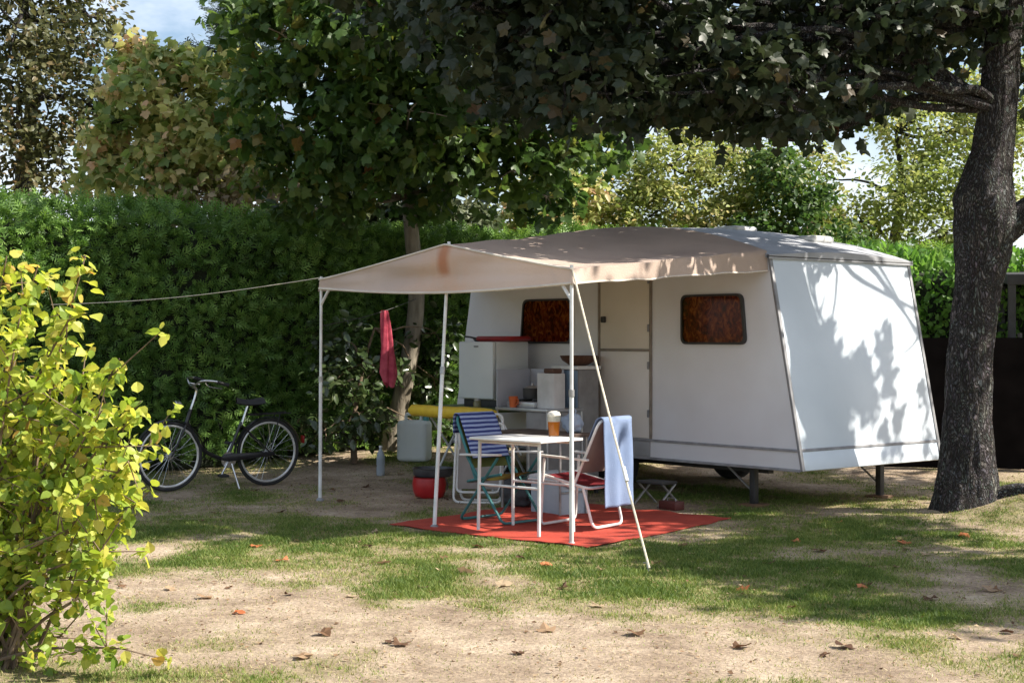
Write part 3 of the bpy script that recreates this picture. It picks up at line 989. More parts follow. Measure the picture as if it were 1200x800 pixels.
m = MB().grid(lambda u, v: mat_pt(u, v, True), 48, 44)
n0 = len(m.v)
m.grid(lambda u, v: mat_pt(u, v, False), 48, 44)
edge = [i for i in range(49)] + [j * 49 + 48 for j in range(1, 45)] + [44 * 49 + i for i in range(47, -1, -1)] + [j * 49 for j in range(43, 0, -1)]
for a, b in zip(edge, edge[1:] + edge[:1]):
    m.f.append((a, b, b + n0, a + n0))
o = m.build('ground_mat', MATM)
o.location = (mc[0], mc[1], 0)
tag(o, 'orange red woven ground mat spread under the awning furniture', 'mat')

def gmat(x, y):
    """ground or mat surface"""
    return G(x, y) + (0.018 if bool(in_poly(np.array(x), np.array(y), MAT_POLY)) else 0.0)

# ------------------------------------------------------------------ white table
TOPW = mat('table_top_white', (0.74, 0.74, 0.73), 0.45, (0.62, 0.61, 0.59), 6.0)
t_ang = math.atan2(-0.669, 0.743)
TB = (0.105, 11.85)
tz = gmat(*TB)
tab = empty('camping_table', (TB[0], TB[1], tz), t_ang, 'white square folding camping table with tube legs standing on red mat', 'table')
top = MB().box(-0.36, 0.36, -0.235, 0.235, 0.700, 0.722).build('table_top', TOPW, tab, bevel=0.006)
e = MB()
e.tube([(-0.364, -0.239, 0.709), (0.364, -0.239, 0.709), (0.364, 0.239, 0.709), (-0.364, 0.239, 0.709)], 0.011, 6, closed=True)
e.build('edge_band', WHITE, top)
for y in (-0.19, 0.19):
    for x in (-0.305, 0.305):
        MB().tube([(x, y, 0.699), (x * 1.02, y * 1.06, 0.0)], 0.0135, 8).build('leg', POLE, tab)
    MB().tube([(-0.308, y * 1.03, 0.355), (0.308, y * 1.03, 0.355)], 0.010, 8).build('crossbar', POLE, tab)
    MB().tube([(-0.31, y, 0.683), (0.31, y, 0.683)], 0.010, 8).build('crossbar', POLE, tab)

# glass of beer
GLASS, n_, l_ = new_mat('clear_glass')
out_ = n_['Material Output']
tr_ = n_.new('ShaderNodeBsdfTransparent'); tr_.inputs['Color'].default_value = (0.95, 0.96, 0.96, 1)
gl_ = n_.new('ShaderNodeBsdfGlossy'); gl_.inputs['Roughness'].default_value = 0.03
fz_ = n_.new('ShaderNodeFresnel'); fz_.inputs['IOR'].default_value = 1.45
mx_ = n_.new('ShaderNodeMixShader')
l_.new(fz_.outputs[0], mx_.inputs[0]); l_.new(tr_.outputs[0], mx_.inputs[1]); l_.new(gl_.outputs[0], mx_.inputs[2]); l_.new(mx_.outputs[0], out_.inputs['Surface'])
BEER = cloth_mat('amber_beer', (0.85, 0.33, 0.04), (0.80, 0.29, 0.035), 0.4, bump=0.0)
FOAM = mat('beer_foam', (0.82, 0.78, 0.70), 0.9, (0.74, 0.69, 0.6), 60.0, 0.4, 120)
bg = empty('beer_glass', (0.325, 11.90, tz + 0.7225), 0, 'pint glass of amber beer with foam on white table', 'glass')
MB().lathe([(0.040, 0.0), (0.044, 0.06), (0.051, 0.13), (0.055, 0.170)], 20, cap=False).build('glass', GLASS, bg)
MB().lathe([(0.038, 0.008), (0.0425, 0.06), (0.0485, 0.115)], 20).build('beer', BEER, bg)
MB().lathe([(0.048, 0.1155), (0.0505, 0.14), (0.052, 0.166), (0.044, 0.188), (0.02, 0.198)], 20).build('foam', FOAM, bg)

# ------------------------------------------------------------------ chairs
SEAT_RED = cloth_mat('seat_dark_red', (0.20, 0.025, 0.03), (0.13, 0.015, 0.02), 0.15)
SLING = cloth_mat('sling_taupe', (0.32, 0.25, 0.21), (0.25, 0.19, 0.16), 0.2)
SLING_OLIVE = cloth_mat('sling_olive', (0.16, 0.17, 0.05), (0.10, 0.11, 0.035), 0.2)
SLING_GREY = cloth_mat('sling_grey', (0.40, 0.36, 0.33), (0.30, 0.26, 0.24), 0.2)
TEAL = mat('teal_tube', (0.035, 0.20, 0.20), 0.4, (0.025, 0.13, 0.14), 12.0)

def chair(name, label, loc, face, frame, seatm, backm, armm, teal_x=False):
    rz = math.atan2(face[1], face[0]) - math.pi / 2
    z = gmat(*loc)
    c = empty(name, (loc[0], loc[1], z), rz, label, 'chair', 'folding chairs at the camping table')
    r = 0.0115
    MB().tube(rounded_path([(-.21, -.06, .34), (-.21, -.30, .845), (.21, -.30, .845), (.21, -.06, .34)], .07), r, 8).build('back_frame', frame, c)
    MB().tube(rounded_path([(-.21, .23, .40), (-.21, -.19, .315), (.21, -.19, .315), (.21, .23, .40)], .07), r, 8).build('seat_frame', frame, c)
    if teal_x:
        MB().tube(rounded_path([(-.225, -.16, .54), (-.225, .26, .012), (.225, .26, .012), (.225, -.16, .54)], .05), r, 8).build('leg_frame', frame, c)
        MB().tube(rounded_path([(-.238, .22, .53), (-.238, -.22, .012), (.238, -.22, .012), (.238, .22, .53)], .05), r, 8).build('leg_frame', frame, c)
    else:
        MB().tube(rounded_path([(-.237, .21, .535), (-.237, .245, .012), (.237, .245, .012), (.237, .21, .535)], .05), r, 8).build('leg_frame', frame, c)
        MB().tube(rounded_path([(-.215, -.15, .315), (-.205, -.235, .012), (.205, -.235, .012), (.215, -.15, .315)], .06), r, 8).build('leg_frame', frame, c)
    for s in (-1, 1):
        x = s * .237
        MB().prism([(-.21, .528), (.25, .548), (.25, .566), (-.21, .546)], 'x', x - .02, x + .02).build('armrest', armm, c, bevel=.006)
    MB().grid(lambda u, v: (-.20 + .4 * u, -.17 + .39 * v, .327 + .075 * v - .035 * math.sin(math.pi * u) * math.sin(math.pi * v)), 10, 8).build('seat', seatm, c)
    MB().grid(lambda u, v: (-.20 + .4 * u, -.095 - .20 * v, .42 + .415 * v - .0 ) if False else (-.20 + .4 * u, -.105 - .188 * v - .03 * math.sin(math.pi * u), .43 + .395 * v), 10, 8).build('backrest', backm, c)
    return c

def towel_over(name, label, parent_obj, width, out_len, in_len, mtl, seed, xoff=0.0, ytop=-.30, ztop=.862, slope_in=-.46):
    """a towel draped over a chair back; outer side hangs straight, inner side lies on the sling"""
    M = parent_obj.matrix_basis
    def fn(u, v):
        x = xoff + (u - .5) * width
        L = out_len + in_len
        s = v * L - out_len            # <0 outside, >0 inside
        rp_ = 0.022
        fold = .012 * math.sin(u * 13 + seed) * min(1, abs(s) * 3) + .010 * fnoise(u * 4, s * 3, 0, seed)
        if s < -.03:
            y = ytop - rp_ - .012 * abs(s) * 2 - fold - .004; z = ztop + s + .02
            x += .02 * fnoise(s * 2.5, 0, 0, seed) * abs(s)
        elif s > .03:
            y = ytop + rp_ + .012 + (s - .03) * .42 + abs(fold) * .5; z = ztop - (s - .03) * .88 - .01
        else:
            a = (s + .03) / .06 * math.pi
            y = ytop - rp_ * math.cos(a); z = ztop - .01 + .014 * math.sin(a)
        return (x, y, z)
    b = MB().grid(fn, 20, 46)
    o = b.build(name, mtl, angle=80)
    sm = o.modifiers.new('thickness', 'SOLIDIFY'); sm.thickness = 0.006; sm.offset = 1
    o.location = parent_obj.location; o.rotation_euler = parent_obj.rotation_euler
    tag(o, label, 'towel')
    return o

ch_r = chair('folding_chair', 'white tube folding chair with taupe back and dark red seat', (0.565, 12.17), (-.79, .61), WHITE, SEAT_RED, SLING, WHITE)
TOWEL = cloth_mat('light_blue_towel', (0.30, 0.38, 0.56), (0.24, 0.32, 0.50), 0.25, 5.0, bump=0.5, bscale=150)
towel_over('towel', 'light blue towel hung over the back of white chair', ch_r, .40, .71, .22, TOWEL, 3)
ch_l = chair('folding_chair', 'teal tube folding chair with olive seat and white armrests', (-.10, 12.50), (.707, -.707), TEAL, SLING_OLIVE, SLING_OLIVE, WHITE, True)
STRIPE = cloth_mat('striped_blue_towel', (0.42, 0.50, 0.74), (0.34, 0.42, 0.68), 0.2, 5.0, stripe=('Z', 9.0, (0.05, 0.07, 0.24)), bump=0.4, bscale=150)
towel_over('towel', 'navy and pale blue striped towel draped on teal chair back', ch_l, .41, .18, .42, STRIPE, 9)
BLUE2 = cloth_mat('patterned_cloth', (0.30, 0.36, 0.62), (0.03, 0.05, 0.20), 0.15, 22.0)
# third chair, half folded
fc_p = (-.30, 14.0)
fz = gmat(*fc_p)
fc = empty('folded_chair', (*fc_p, fz), rad(-8), 'white tube chair folded up, standing half open beside striped towel', 'chair')
def loop(w, h, y0, y1, zb, r=.06):
    return rounded_path([(0, y0, zb), (-w / 2, y0, zb), (-w / 2, y1, h), (w / 2, y1, h), (w / 2, y0, zb), (0, y0, zb)], r)
MB().tube(loop(.44, .72, -.10, .07, .012), .0115, 8).build('leg_frame', WHITE, fc)
MB().tube(loop(.375, .66, .12, .02, .012), .0115, 8).build('leg_frame', WHITE, fc)
MB().tube(loop(.40, .80, -.065, .135, .10), .0115, 8).build('back_frame', WHITE, fc)
MB().grid(lambda u, v: (-.19 + .38 * u, -.058 + .16 * v - .015 * math.sin(math.pi * v), .13 + .52 * v), 6, 8).build('backrest', SLING_GREY, fc)

# ------------------------------------------------------------------ camp kitchen along the caravan
def wroot(name, t, s, label, cat, z=None, rz=ang, group=None):
    p = W(t, s)
    return empty(name, (p.x, p.y, G(p.x, p.y) if z is None else z), rz, label, cat, group)
GREEN_TOP = mat('green_oilcloth', (0.13, 0.20, 0.07), 0.6, (0.09, 0.14, 0.05), 8.0)
YEL = mat('yellow_oilcloth', (0.86, 0.60, 0.045), 0.5, (0.74, 0.48, 0.04), 9.0, 0.1, 30)
kt = wroot('kitchen_table', 3.68, 0.53, 'folding table with green cover and thick yellow border under small fridge', 'table')
kz = 0.80 - kt.location.z
MB().box(-.63, .63, -.33, .33, kz - .03, kz).build('table_top', GREEN_TOP, kt, bevel=.006)
def roll(k):
    return (-.70 + 1.36 * k, -.365 - .008 * math.sin(k * 7), kz - .050 + .003 * math.sin(k * 11) + .006 * k)
MB().tube([roll(k / 24) for k in range(25)], [.035] + [.060 + .002 * math.sin(k * 1.3) for k in range(1, 24)] + [.05], 12).build('yellow_border', YEL, kt, angle=60)
for x in (-.57, .57):
    MB().tube([(x, -.27, kz - .031), (x * .86, .25, 0.0)], .012, 8).build('leg', POLE, kt)
    MB().tube([(x, .27, kz - .031), (x * .86, -.25, 0.0)], .012, 8).build('leg', POLE, kt)
FRIDGE = mat('fridge_white', (0.70, 0.73, 0.74), 0.35, (0.66, 0.69, 0.70), 3.0)
fr = wroot('fridge', 3.648, 0.39, 'small white fridge standing on the table by caravan wall', 'fridge', 0.80)
MB().box(-.275, .275, -.19, .23, .075, .655).build('cabinet', FRIDGE, fr, bevel=.012)
dr = MB().box(-.275, .275, -.238, -.196, .085, .655).build('door', FRIDGE, fr, bevel=.014)
MB().box(-.02, .05, -.244, -.238, .60, .615).build('badge', TRIM, dr, bevel=.002)
MB().box(-.26, .26, -.18, .21, .0005, .0745).build('plinth', TRIM_DARK, fr, bevel=.004)
RED = mat('red_plastic', (0.48, 0.02, 0.022), 0.4, (0.36, 0.012, 0.015), 6.0)
REDD = mat('dark_red_plastic', (0.30, 0.02, 0.02), 0.45, (0.2, 0.012, 0.012), 6.0)
tr = wroot('tray', 3.53, 0.36, 'red plastic tray lying on top of the small fridge', 'tray', 1.456, ang + .2)
MB().prism(round_poly([(-.22, -.15), (.22, -.15), (.22, .15), (-.22, .15)], .05), 'z', .0, .012).build('tray_base', REDD, tr)
MB().tube([(x, y, .03) for x, y in round_poly([(-.225, -.155), (.225, -.155), (.225, .155), (-.225, .155)], .05)], .024, 8, closed=True).build('rim', REDD, tr)
pn = wroot('frying_pan', 3.80, 0.40, 'black frying pan on top of the fridge beside red tray', 'pan', 1.456)
MB().lathe([(.09, 0), (.115, .035), (.118, .036), (.112, .030), (.088, .006), (.01, .005)], 22).build('pan_bowl', DARK, pn)
MB().tube([(-.11, .0, .03), (-.20, -.02, .045), (-.27, -.03, .05)], .010, 7).build('handle', DARK, pn)

KGREY = mat('grey_fabric', (0.33, 0.32, 0.31), 0.85, (0.25, 0.24, 0.235), 7.0, 0.2, 80)
STEEL = mat('brushed_steel', (0.52, 0.52, 0.52), 0.4, (0.40, 0.40, 0.41), 10.0, metal=0.6)
kd = wroot('camp_kitchen', 2.68, 0.62, 'grey camping kitchen stand with windshield and dark open shelf', 'kitchen stand')
z0 = 0.83 - kd.location.z
MB().box(-.38, .38, -.23, .23, z0 - .028, z0).build('worktop', STEEL, kd, bevel=.004)
MB().box(.06, .365, -.215, .215, .15, z0 - .03).build('cupboard', KGREY, kd, bevel=.01)
MB().box(-.365, .055, .16, .215, .15, z0 - .03).build('back_cloth', mat('black_cloth', (.03, .028, .028), .9, scale=5), kd, bevel=.004)
MB().box(-.365, .055, -.215, .158, .15, .17).build('shelf', DARK, kd, bevel=.004)
for x in (-.365, .365):
    for y in (-.215, .215):
        MB().tube([(x, y, z0 - .028), (x * 1.04, y * 1.04, 0)], .011, 8).build('leg', STEEL, kd)
MB().tube([(-.365, -.222, z0 - .05), (.0, -.222, .40)], .009, 6).build('strut', WHITE, kd)
WS = mat('windshield_sheet', (0.46, 0.47, 0.52), 0.4, (0.40, 0.41, 0.46), 4.0)
MB().box(-.40, -.388, -.20, .22, z0 + .001, z0 + .36).build('windshield_panel', WS, kd, bevel=.003)
MB().box(-.386, .10, .222, .232, z0 - .03, z0 + .36).build('windshield_panel', WS, kd, bevel=.003)
st = wroot('camping_stove', 2.74, 0.62, 'low steel camping stove on the grey kitchen stand', 'stove', 0.8305)
MB().box(-.24, .16, -.15, .15, .0, .055).build('stove_body', STEEL, st, bevel=.008)
for x in (-.14, .07):
    MB().lathe([(.06, .0555), (.07, .07), (.03, .075)], 16, x, 0).build('burner', DARK, st)
po = wroot('cooking_pot', 2.80, 0.60, 'black cooking pot on the camping stove', 'pot', 0.9065)
MB().lathe([(.082, 0), (.09, .01), (.092, .10), (.096, .104), (.086, .104), (.08, .012), (.01, .01)], 22).build('pot_bowl', DARK, po)
MB().lathe([(.09, .105), (.05, .125), (.012, .13), (.012, .15), (.004, .152)], 18).build('lid', STEEL, po)
MB().tube([(.09, 0, .085), (.16, -.01, .095), (.22, -.02, .10)], .009, 6).build('handle', DARK, po)
po = wroot('kettle', 2.58, 0.56, 'small steel coffee pot beside the black cooking pot', 'kettle', 0.9065)
MB().lathe([(.055, 0), (.06, .01), (.042, .08), (.05, .14), (.03, .155), (.008, .16), (.008, .175)], 18).build('kettle_body', STEEL, po)
MB().tube([(.045, 0, .13), (.09, 0, .12), (.085, 0, .05)], .008, 6).build('handle', DARK, po)
oc = wroot('cup', 2.86, 0.79, 'orange plastic cup standing at the front of the kitchen stand', 'cup', 0.8305)
MB().lathe([(.034, 0), (.046, .105), (.042, .105), (.031, .008), (.004, .006)], 18).build('cup_bowl', mat('orange_plastic', (.62, .13, .03), .4), oc)
MB().tube([(.04, -.0, .085), (.075, 0, .075), (.07, 0, .035), (.036, 0, .025)], .006, 6).build('handle', mat('orange_plastic_handle', (.62, .13, .03), .4), oc)
jr = wroot('jar', 3.40, 0.80, 'small glass jar with olive contents on the green table', 'jar', 0.8005)
MB().lathe([(.036, 0), (.04, .01), (.04, .06), (.032, .07), (.032, .078)], 16).build('jar_body', mat('olive_jar', (.20, .19, .10), .25), jr)
MB().lathe([(.036, .0785), (.036, .095), (.03, .097)], 16).build('lid', GALV, jr)
bx = wroot('carton', 2.46, 0.66, 'white carton with brown top standing on the kitchen stand', 'carton', 0.8305)
MB().box(-.12, .12, -.07, .07, 0, .33).build('carton_body', mat('white_card', (.74, .73, .72), .7), bx, bevel=.004)
MB().box(-.02, .115, -.078, .04, .3305, .375).build('brown_lid', mat('brown_lid', (.11, .05, .03), .6), bx, bevel=.01)
BLUEG = mat('blue_grey_fabric', (0.24, 0.34, 0.46), 0.8, (0.18, 0.27, 0.37), 5.0, 0.2, 60)
cb = wroot('cupboard', 2.60, 0.20, 'tall blue and grey fabric cupboard beside the caravan door', 'cupboard')
MB().box(-.17, .17, -.14, .13, .06, 1.19 - cb.location.z).build('cupboard_body', KGREY, cb, bevel=.012)
MB().box(-.165, .165, -.155, -.141, .08, 1.18 - cb.location.z).build('door', BLUEG, cb, bevel=.006)
for x in (-.15, .15):
    for y in (-.12, .11):
        MB().box(x - .015, x + .015, y - .015, y + .015, 0, .0598).build('leg', DARK, cb)
MB().box(-.19, .19, -.165, .14, 1.1905 - cb.location.z, 1.225 - cb.location.z).build('top_panel', WHITE, cb, bevel=.006)
bw = wroot('bowl', 2.58, 0.20, 'wide brown wooden bowl on top of the fabric cupboard', 'bowl', 1.2257)
MB().lathe([(.07, 0), (.10, .01), (.16, .05), (.185, .095), (.176, .097), (.15, .055), (.09, .02), (.01, .015)], 26).build('bowl_body', mat('brown_wood', (.13, .06, .035), .5, (.08, .035, .02), 8, stretch=(1, 6, 1)), bw)
# plastic bag on the kitchen
def lumpy(name, mtl, parent, sx, sy, sz, seed, amp=.22, z0=0):
    me = bpy.data.meshes.new(name)
    bm = bmesh.new()
    bmesh.ops.create_icosphere(bm, subdivisions=4, radius=1)
    for v in bm.verts:
        n = v.co.copy()
        k = 1 + amp * fnoise(n.x * 2.2, n.y * 2.2, n.z * 2.2, seed) + amp * .5 * fnoise(n.x * 6, n.y * 6, n.z * 6, seed)
        v.co = Vector((n.x * k * sx, n.y * k * sy, z0 + max(-0.96, n.z * k) * sz + sz * .96))
    for f in bm.faces: f.smooth = True
    bm.to_mesh(me); bm.free()
    return link_mesh(name, me, mtl, parent, smooth=False)
BAG = cloth_mat('pale_plastic_bag', (.55, .62, .74), (.42, .50, .62), .3, 8.0)
pb = wroot('plastic_bag', 2.38, 0.93, 'crumpled pale blue plastic bag beside the kitchen stand', 'bag', 0.5)
pb.location.z = 0
# dark side table in front of the stand
st2 = wroot('side_table', 1.62, 1.48, 'low dark brown side table behind the white table', 'table')
z0 = 0.685 - st2.location.z
MB().box(-.42, .42, -.18, .18, z0 - .03, z0).build('table_top', mat('dark_board', (.11, .075, .055), .6, (.07, .045, .035), 6, stretch=(1, 8, 1)), st2, bevel=.005)
for x in (-.38, .38):
    for y in (-.15, .15):
        MB().tube([(x, y, z0 - .03), (x, y, 0)], .011, 8).build('leg', GALV, st2)
    MB().tube([(x, -.15, .2), (x, .15, .2)], .008, 6).build('crossbar', GALV, st2)
pb.location = W(1.32, 1.42, 0.6855)
lumpy('bag_body', BAG, pb, .10, .08, .085, 4)
MB().tube([(-.03, 0, .14), (-.05, .01, .19), (.0, .01, .215), (.05, 0, .19), (.03, 0, .14)], .006, 6).build('handle', BAG, pb)
# cool box under the side table
cx = wroot('cool_box', 1.45, 1.46, 'pale blue grey cool box under the dark side table', 'cool box')
MB().box(-.20, .20, -.15, .15, .0, .30).build('box_body', mat('pale_blue_plastic', (.42, .50, .56), .5, scale=5), cx, bevel=.02)
MB().box(-.21, .21, -.16, .16, .301, .36).build('lid', mat('white_plastic', (.70, .72, .73), .45, scale=5), cx, bevel=.015)
MB().tube(rounded_path([(-.215, 0, .22), (-.215, -.17, .30), (.215, -.17, .30), (.215, 0, .22)], .04), .010, 8).build('handle', WHITE, cx)
bgk = wroot('sports_bag', 2.02, 1.44, 'dark grey cloth bag under the dark side table', 'bag')
lumpy('bag_body', mat('dark_grey_cloth', (.07, .07, .075), .9, scale=9), bgk, .2, .13, .13, 8)
MB().tube([(-.1, -.06, .23), (-.06, -.08, .30), (.06, -.08, .30), (.1, -.06, .23)], .012, 6).build('handle', mat('dark_grey_strap', (.07, .07, .075), .9), bgk)
# small step stool below the window
ss = wroot('step_stool', 1.30, 0.42, 'small dark folding step stool on the grass beside caravan', 'stool')
MB().box(-.16, .16, -.10, .10, .19, .215).build('tread', DARK, ss, bevel=.006)
for x in (-.15, .15):
    MB().tube([(x, -.08, .19), (x, .14, .0)], .011, 7).build('leg', GALV, ss)
    MB().tube([(x, .08, .19), (x, -.14, .0)], .011, 7).build('leg', GALV, ss)
tb = wroot('tool_box', 1.02, 0.52, 'small dark red metal box on the grass before caravan', 'box')
MB().box(-.10, .10, -.06, .06, 0, .075).build('box_body', mat('dark_red_metal', (.12, .025, .02), .5), tb, bevel=.006)
MB().tube(rounded_path([(-.05, 0, .074), (-.05, 0, .10), (.05, 0, .10), (.05, 0, .074)], .015), .005, 6).build('handle', GALV, tb)

# ------------------------------------------------------------------ things by the trees
rb = (-.775, 14.4)
bu = empty('bucket', (*rb, G(*rb)), 0, 'red plastic tub with handle on the bare soil', 'tub')
MB().lathe([(.115, 0), (.13, .01), (.152, .06), (.160, .13), (.150, .185), (.156, .195), (.143, .195), (.138, .18), (.146, .13), (.12, .015), (.01, .012)], 28).build('tub_body', RED, bu)
MB().tube([(.155, 0, .17), (.17, .03, .12), (.165, .06, .07)], .007, 6).build('handle', GALV, bu)
gp = empty('roasting_pan', (rb[0] + .03, rb[1] + .05, G(*rb) + .196), 0, 'dark grey pan set on top of the red tub', 'pan')
MB().lathe([(.165, 0), (.185, .02), (.19, .075), (.20, .08), (.18, .08), (.17, .02), (.01, .012)], 26).build('pan_bowl', mat('dark_grey_enamel', (.085, .085, .09), .4, (.05, .05, .055), 9), gp)
MB().tube([(.19, .0, .07), (.24, .02, .085), (.24, .10, .085), (.18, .10, .07)], .008, 6).build('handle', DARK, gp)
jp = (-1.10, 17.3)
JERRY = cloth_mat('milky_plastic', (.86, .90, .90), (.80, .85, .85), .3, 3.0, bump=0.05)
jc = empty('jerrycan', (*jp, G(*jp)), rad(-15), 'milky white plastic water canister beside slender tree trunk', 'canister')
MB().box(-.18, .18, -.12, .12, 0, .46).build('can_body', JERRY, jc, bevel=.05, seg=4)
MB().tube(rounded_path([(-.10, 0, .445), (-.10, 0, .53), (.08, 0, .53), (.08, 0, .445)], .03), .018, 8).build('handle', JERRY, jc)
MB().lathe([(.032, .455), (.032, .50), (.028, .503)], 14, .14, 0).build('cap', mat('teal_cap', (.10, .35, .36), .4), jc)
bp = at(446, 0, 16.3)[0:2]
wb = empty('water_bottle', (*bp, G(*bp)), 0, 'clear plastic water bottle standing by the hedge', 'bottle')
MB().lathe([(.038, 0), (.044, .01), (.044, .08), (.040, .10), (.044, .12), (.044, .20), (.030, .25), (.015, .28), (.015, .295)], 18).build('bottle_body', cloth_mat('clear_pet', (.55, .60, .64), (.45, .5, .55), .45, 9.0, bump=0.0), wb)
MB().lathe([(.018, .2955), (.018, .315), (.016, .317)], 14).build('cap', WHITE, wb)

# clothes line and red towel
la, lb_ = Vector((-1.126, 18.05, 1.95)), wl2(-1.75, 14.0, 0)
pl = Vector((-1.75, 14.02, 1.60))
lp = [la.lerp(pl, k / 14) + Vector((0, 0, -.035 * math.sin(math.pi * k / 14))) for k in range(15)]
ln = MB().tube([p - la for p in lp], .004, 6).build('clothes_line', mat('dark_cord', (.06, .06, .055), .9))
ln.location = la
tag(ln, 'thin dark cord strung from slender trunk to awning pole', 'line')
hp = la.lerp(pl, .39) + Vector((0, 0, -.033))
RTOW = cloth_mat('pink_red_towel', (.66, .13, .18), (.46, .06, .10), .25, 12.0, bump=0.4, bscale=120)
def rt(u, v):
    a = u * 2 * math.pi
    z = -.80 * v
    w = .028 + .052 * v ** .7 - .035 * max(0, v - .85) / .15
    rr = 1 + .35 * math.sin(a * 3 + v * 3) + .15 * math.sin(a * 7 + v * 9)
    return (w * rr * math.cos(a) + .05 * v, w * .55 * rr * math.sin(a), z + .006 + .03 * math.sin(a * 2) * v * v)
o = MB().grid(rt, 40, 34).build('towel', RTOW, weld=True, angle=80)
o.location = hp
tag(o, 'pinkish red towel hanging bunched from the thin cord by the hedge', 'towel')
#PART4
# ------------------------------------------------------------------ bicycle
def make_bicycle(rear, front):
    d = Vector((front[0] - rear[0], front[1] - rear[1], 0))
    wb_ = d.length
    rz = math.atan2(d.y, d.x)
    mid = (Vector((*rear, 0)) + Vector((*front, 0))) / 2
    z = min(G(*rear), G(*front))
    bk = empty('bicycle', (mid.x, mid.y, z), rz, 'black city bicycle with silver rims on its kickstand before the hedge', 'bicycle')
    BLK = mat('bicycle_black', (.022, .022, .025), .3, (.015, .015, .017), 10)
    CHR = mat('chrome', (.72, .72, .72), .22, (.55, .55, .55), 20, metal=.9)
    RIM = mat('alloy_rim', (.74, .74, .73), .35, (.60, .60, .59), 20, metal=.35)
    xr, xf, rw = -wb_ / 2, wb_ / 2, .345
    ring = lambda cx, r, y=0, n=48: [(cx + r * math.cos(2 * math.pi * k / n), y, rw + r * math.sin(2 * math.pi * k / n)) for k in range(n)]
    for x in (xr, xf):
        wh = MB().tube(ring(x, .327), .019, 8, closed=True).build('wheel', RUBBER, bk)
        MB().tube(ring(x, .300), .0125, 8, closed=True).build('rim', RIM, wh)
        sp = MB()
        for k in range(28):
            a = 2 * math.pi * k / 28
            s = 1 if k % 2 else -1
            sp.tube([(x + .02 * math.cos(a + s * 1.3), s * .025, rw + .02 * math.sin(a + s * 1.3)), (x + .295 * math.cos(a), 0, rw + .295 * math.sin(a))], .0016, 4, cap=False)
        sp.build('spokes', CHR, wh)['kind'] = 'stuff'
        MB().tube([(x, -.055, rw), (x, .055, rw)], .022, 12).build('hub', CHR, wh)
        # mudguard
        a0, a1 = (rad(20), rad(185)) if x == xf else (rad(-5), rad(165))
        gd = MB()
        P = [(x + .365 * math.cos(a0 + (a1 - a0) * k / 24), rw + .365 * math.sin(a0 + (a1 - a0) * k / 24)) for k in range(25)]
        gd.add([(px_, y, pz + (.0 if abs(y) < .01 else -.012)) for px_, pz in P for y in (-.026, 0, .026)], [(3 * i + j, 3 * i + j + 1, 3 * i + j + 4, 3 * i + j + 3) for i in range(24) for j in range(2)])
        gd.build('mudguard', BLK, bk)
    bb = Vector((xr + .45, 0, .29))
    st_top = Vector((xr + .30, 0, .66))
    hd_lo, hd_hi = Vector((xf - .17, 0, .66)), Vector((xf - .215, 0, .80))
    f = MB()
    f.tube([bb, st_top], .016, 8)
    f.tube(smooth_path([hd_lo + Vector((-.005, 0, .02)), Vector((xf - .33, 0, .42)), Vector((xf - .50, 0, .315)), bb], 6), .021, 8)
    f.tube([hd_lo, hd_hi], .02, 8)
    for s in (-1, 1):
        f.tube([bb + Vector((0, s * .02, 0)), Vector((xr, s * .06, rw))], .009, 6)
        f.tube([st_top + Vector((0, s * .015, -.03)), Vector((xr, s * .06, rw))], .008, 6)
    f.build('frame', BLK, bk)
    fk = MB()
    for s in (-1, 1):
        fk.tube(smooth_path([hd_lo + Vector((.01, s * .03, -.0)), Vector((xf - .08, s * .05, .50)), Vector((xf, s * .055, rw))], 5), .011, 7)
    fk.tube([hd_lo + Vector((.01, -.042, .0)), hd_lo + Vector((.01, .042, .0))], .014, 7)
    fk.build('fork', BLK, bk)
    stem_top = Vector((xf - .27, 0, 1.03))
    MB().tube(smooth_path([hd_hi, stem_top - Vector((0, 0, .05)), stem_top + Vector((.05, 0, .0))], 5), .013, 8).build('stem', CHR, bk)
    hb = MB().tube(smooth_path([(xf - .46, -.29, 1.06), (xf - .36, -.285, 1.09), (xf - .25, -.18, 1.09), (xf - .22, 0, 1.03), (xf - .25, .18, 1.09), (xf - .36, .285, 1.09), (xf - .46, .29, 1.06)], 6), .011, 8).build('handlebar', CHR, bk)
    for s in (-1, 1):
        MB().tube([(xf - .36, s * .286, 1.088), (xf - .48, s * .291, 1.055)], .017, 8).build('grip', RUBBER, hb)
        MB().tube(smooth_path([(xf - .27, s * .22, 1.075), (xf - .30, s * .25, 1.04), (xf - .42, s * .28, 1.02)], 4), .006, 6).build('brake_lever', CHR, hb)
    MB().tube([st_top - Vector((0, 0, .04)), Vector((xr + .225, 0, .85))], .013, 8).build('seat_post', CHR, bk)
    sd = lambda u, v: (xr + .08 + .28 * u, (v - .5) * 2 * (.085 * (1 - u) ** .8 + .022) , .905 - .02 * math.sin(math.pi * u) - .05 * abs(2 * v - 1) ** 2)
    m_ = MB().grid(sd, 14, 10)
    m_.grid(lambda u, v: (sd(u, v)[0], sd(u, v)[1] * .9, sd(u, v)[2] - .045 * (1 - abs(2 * v - 1) ** 4) - .004), 14, 10)
    m_.build('saddle', RUBBER, bk, angle=60)
    cr = MB().lathe([(.08, -.003), (.08, .003)], 24).build('chainring', CHR, bk)
    cr.location = bb + Vector((0, .05, 0)); cr.rotation_euler = (rad(90), 0, 0)
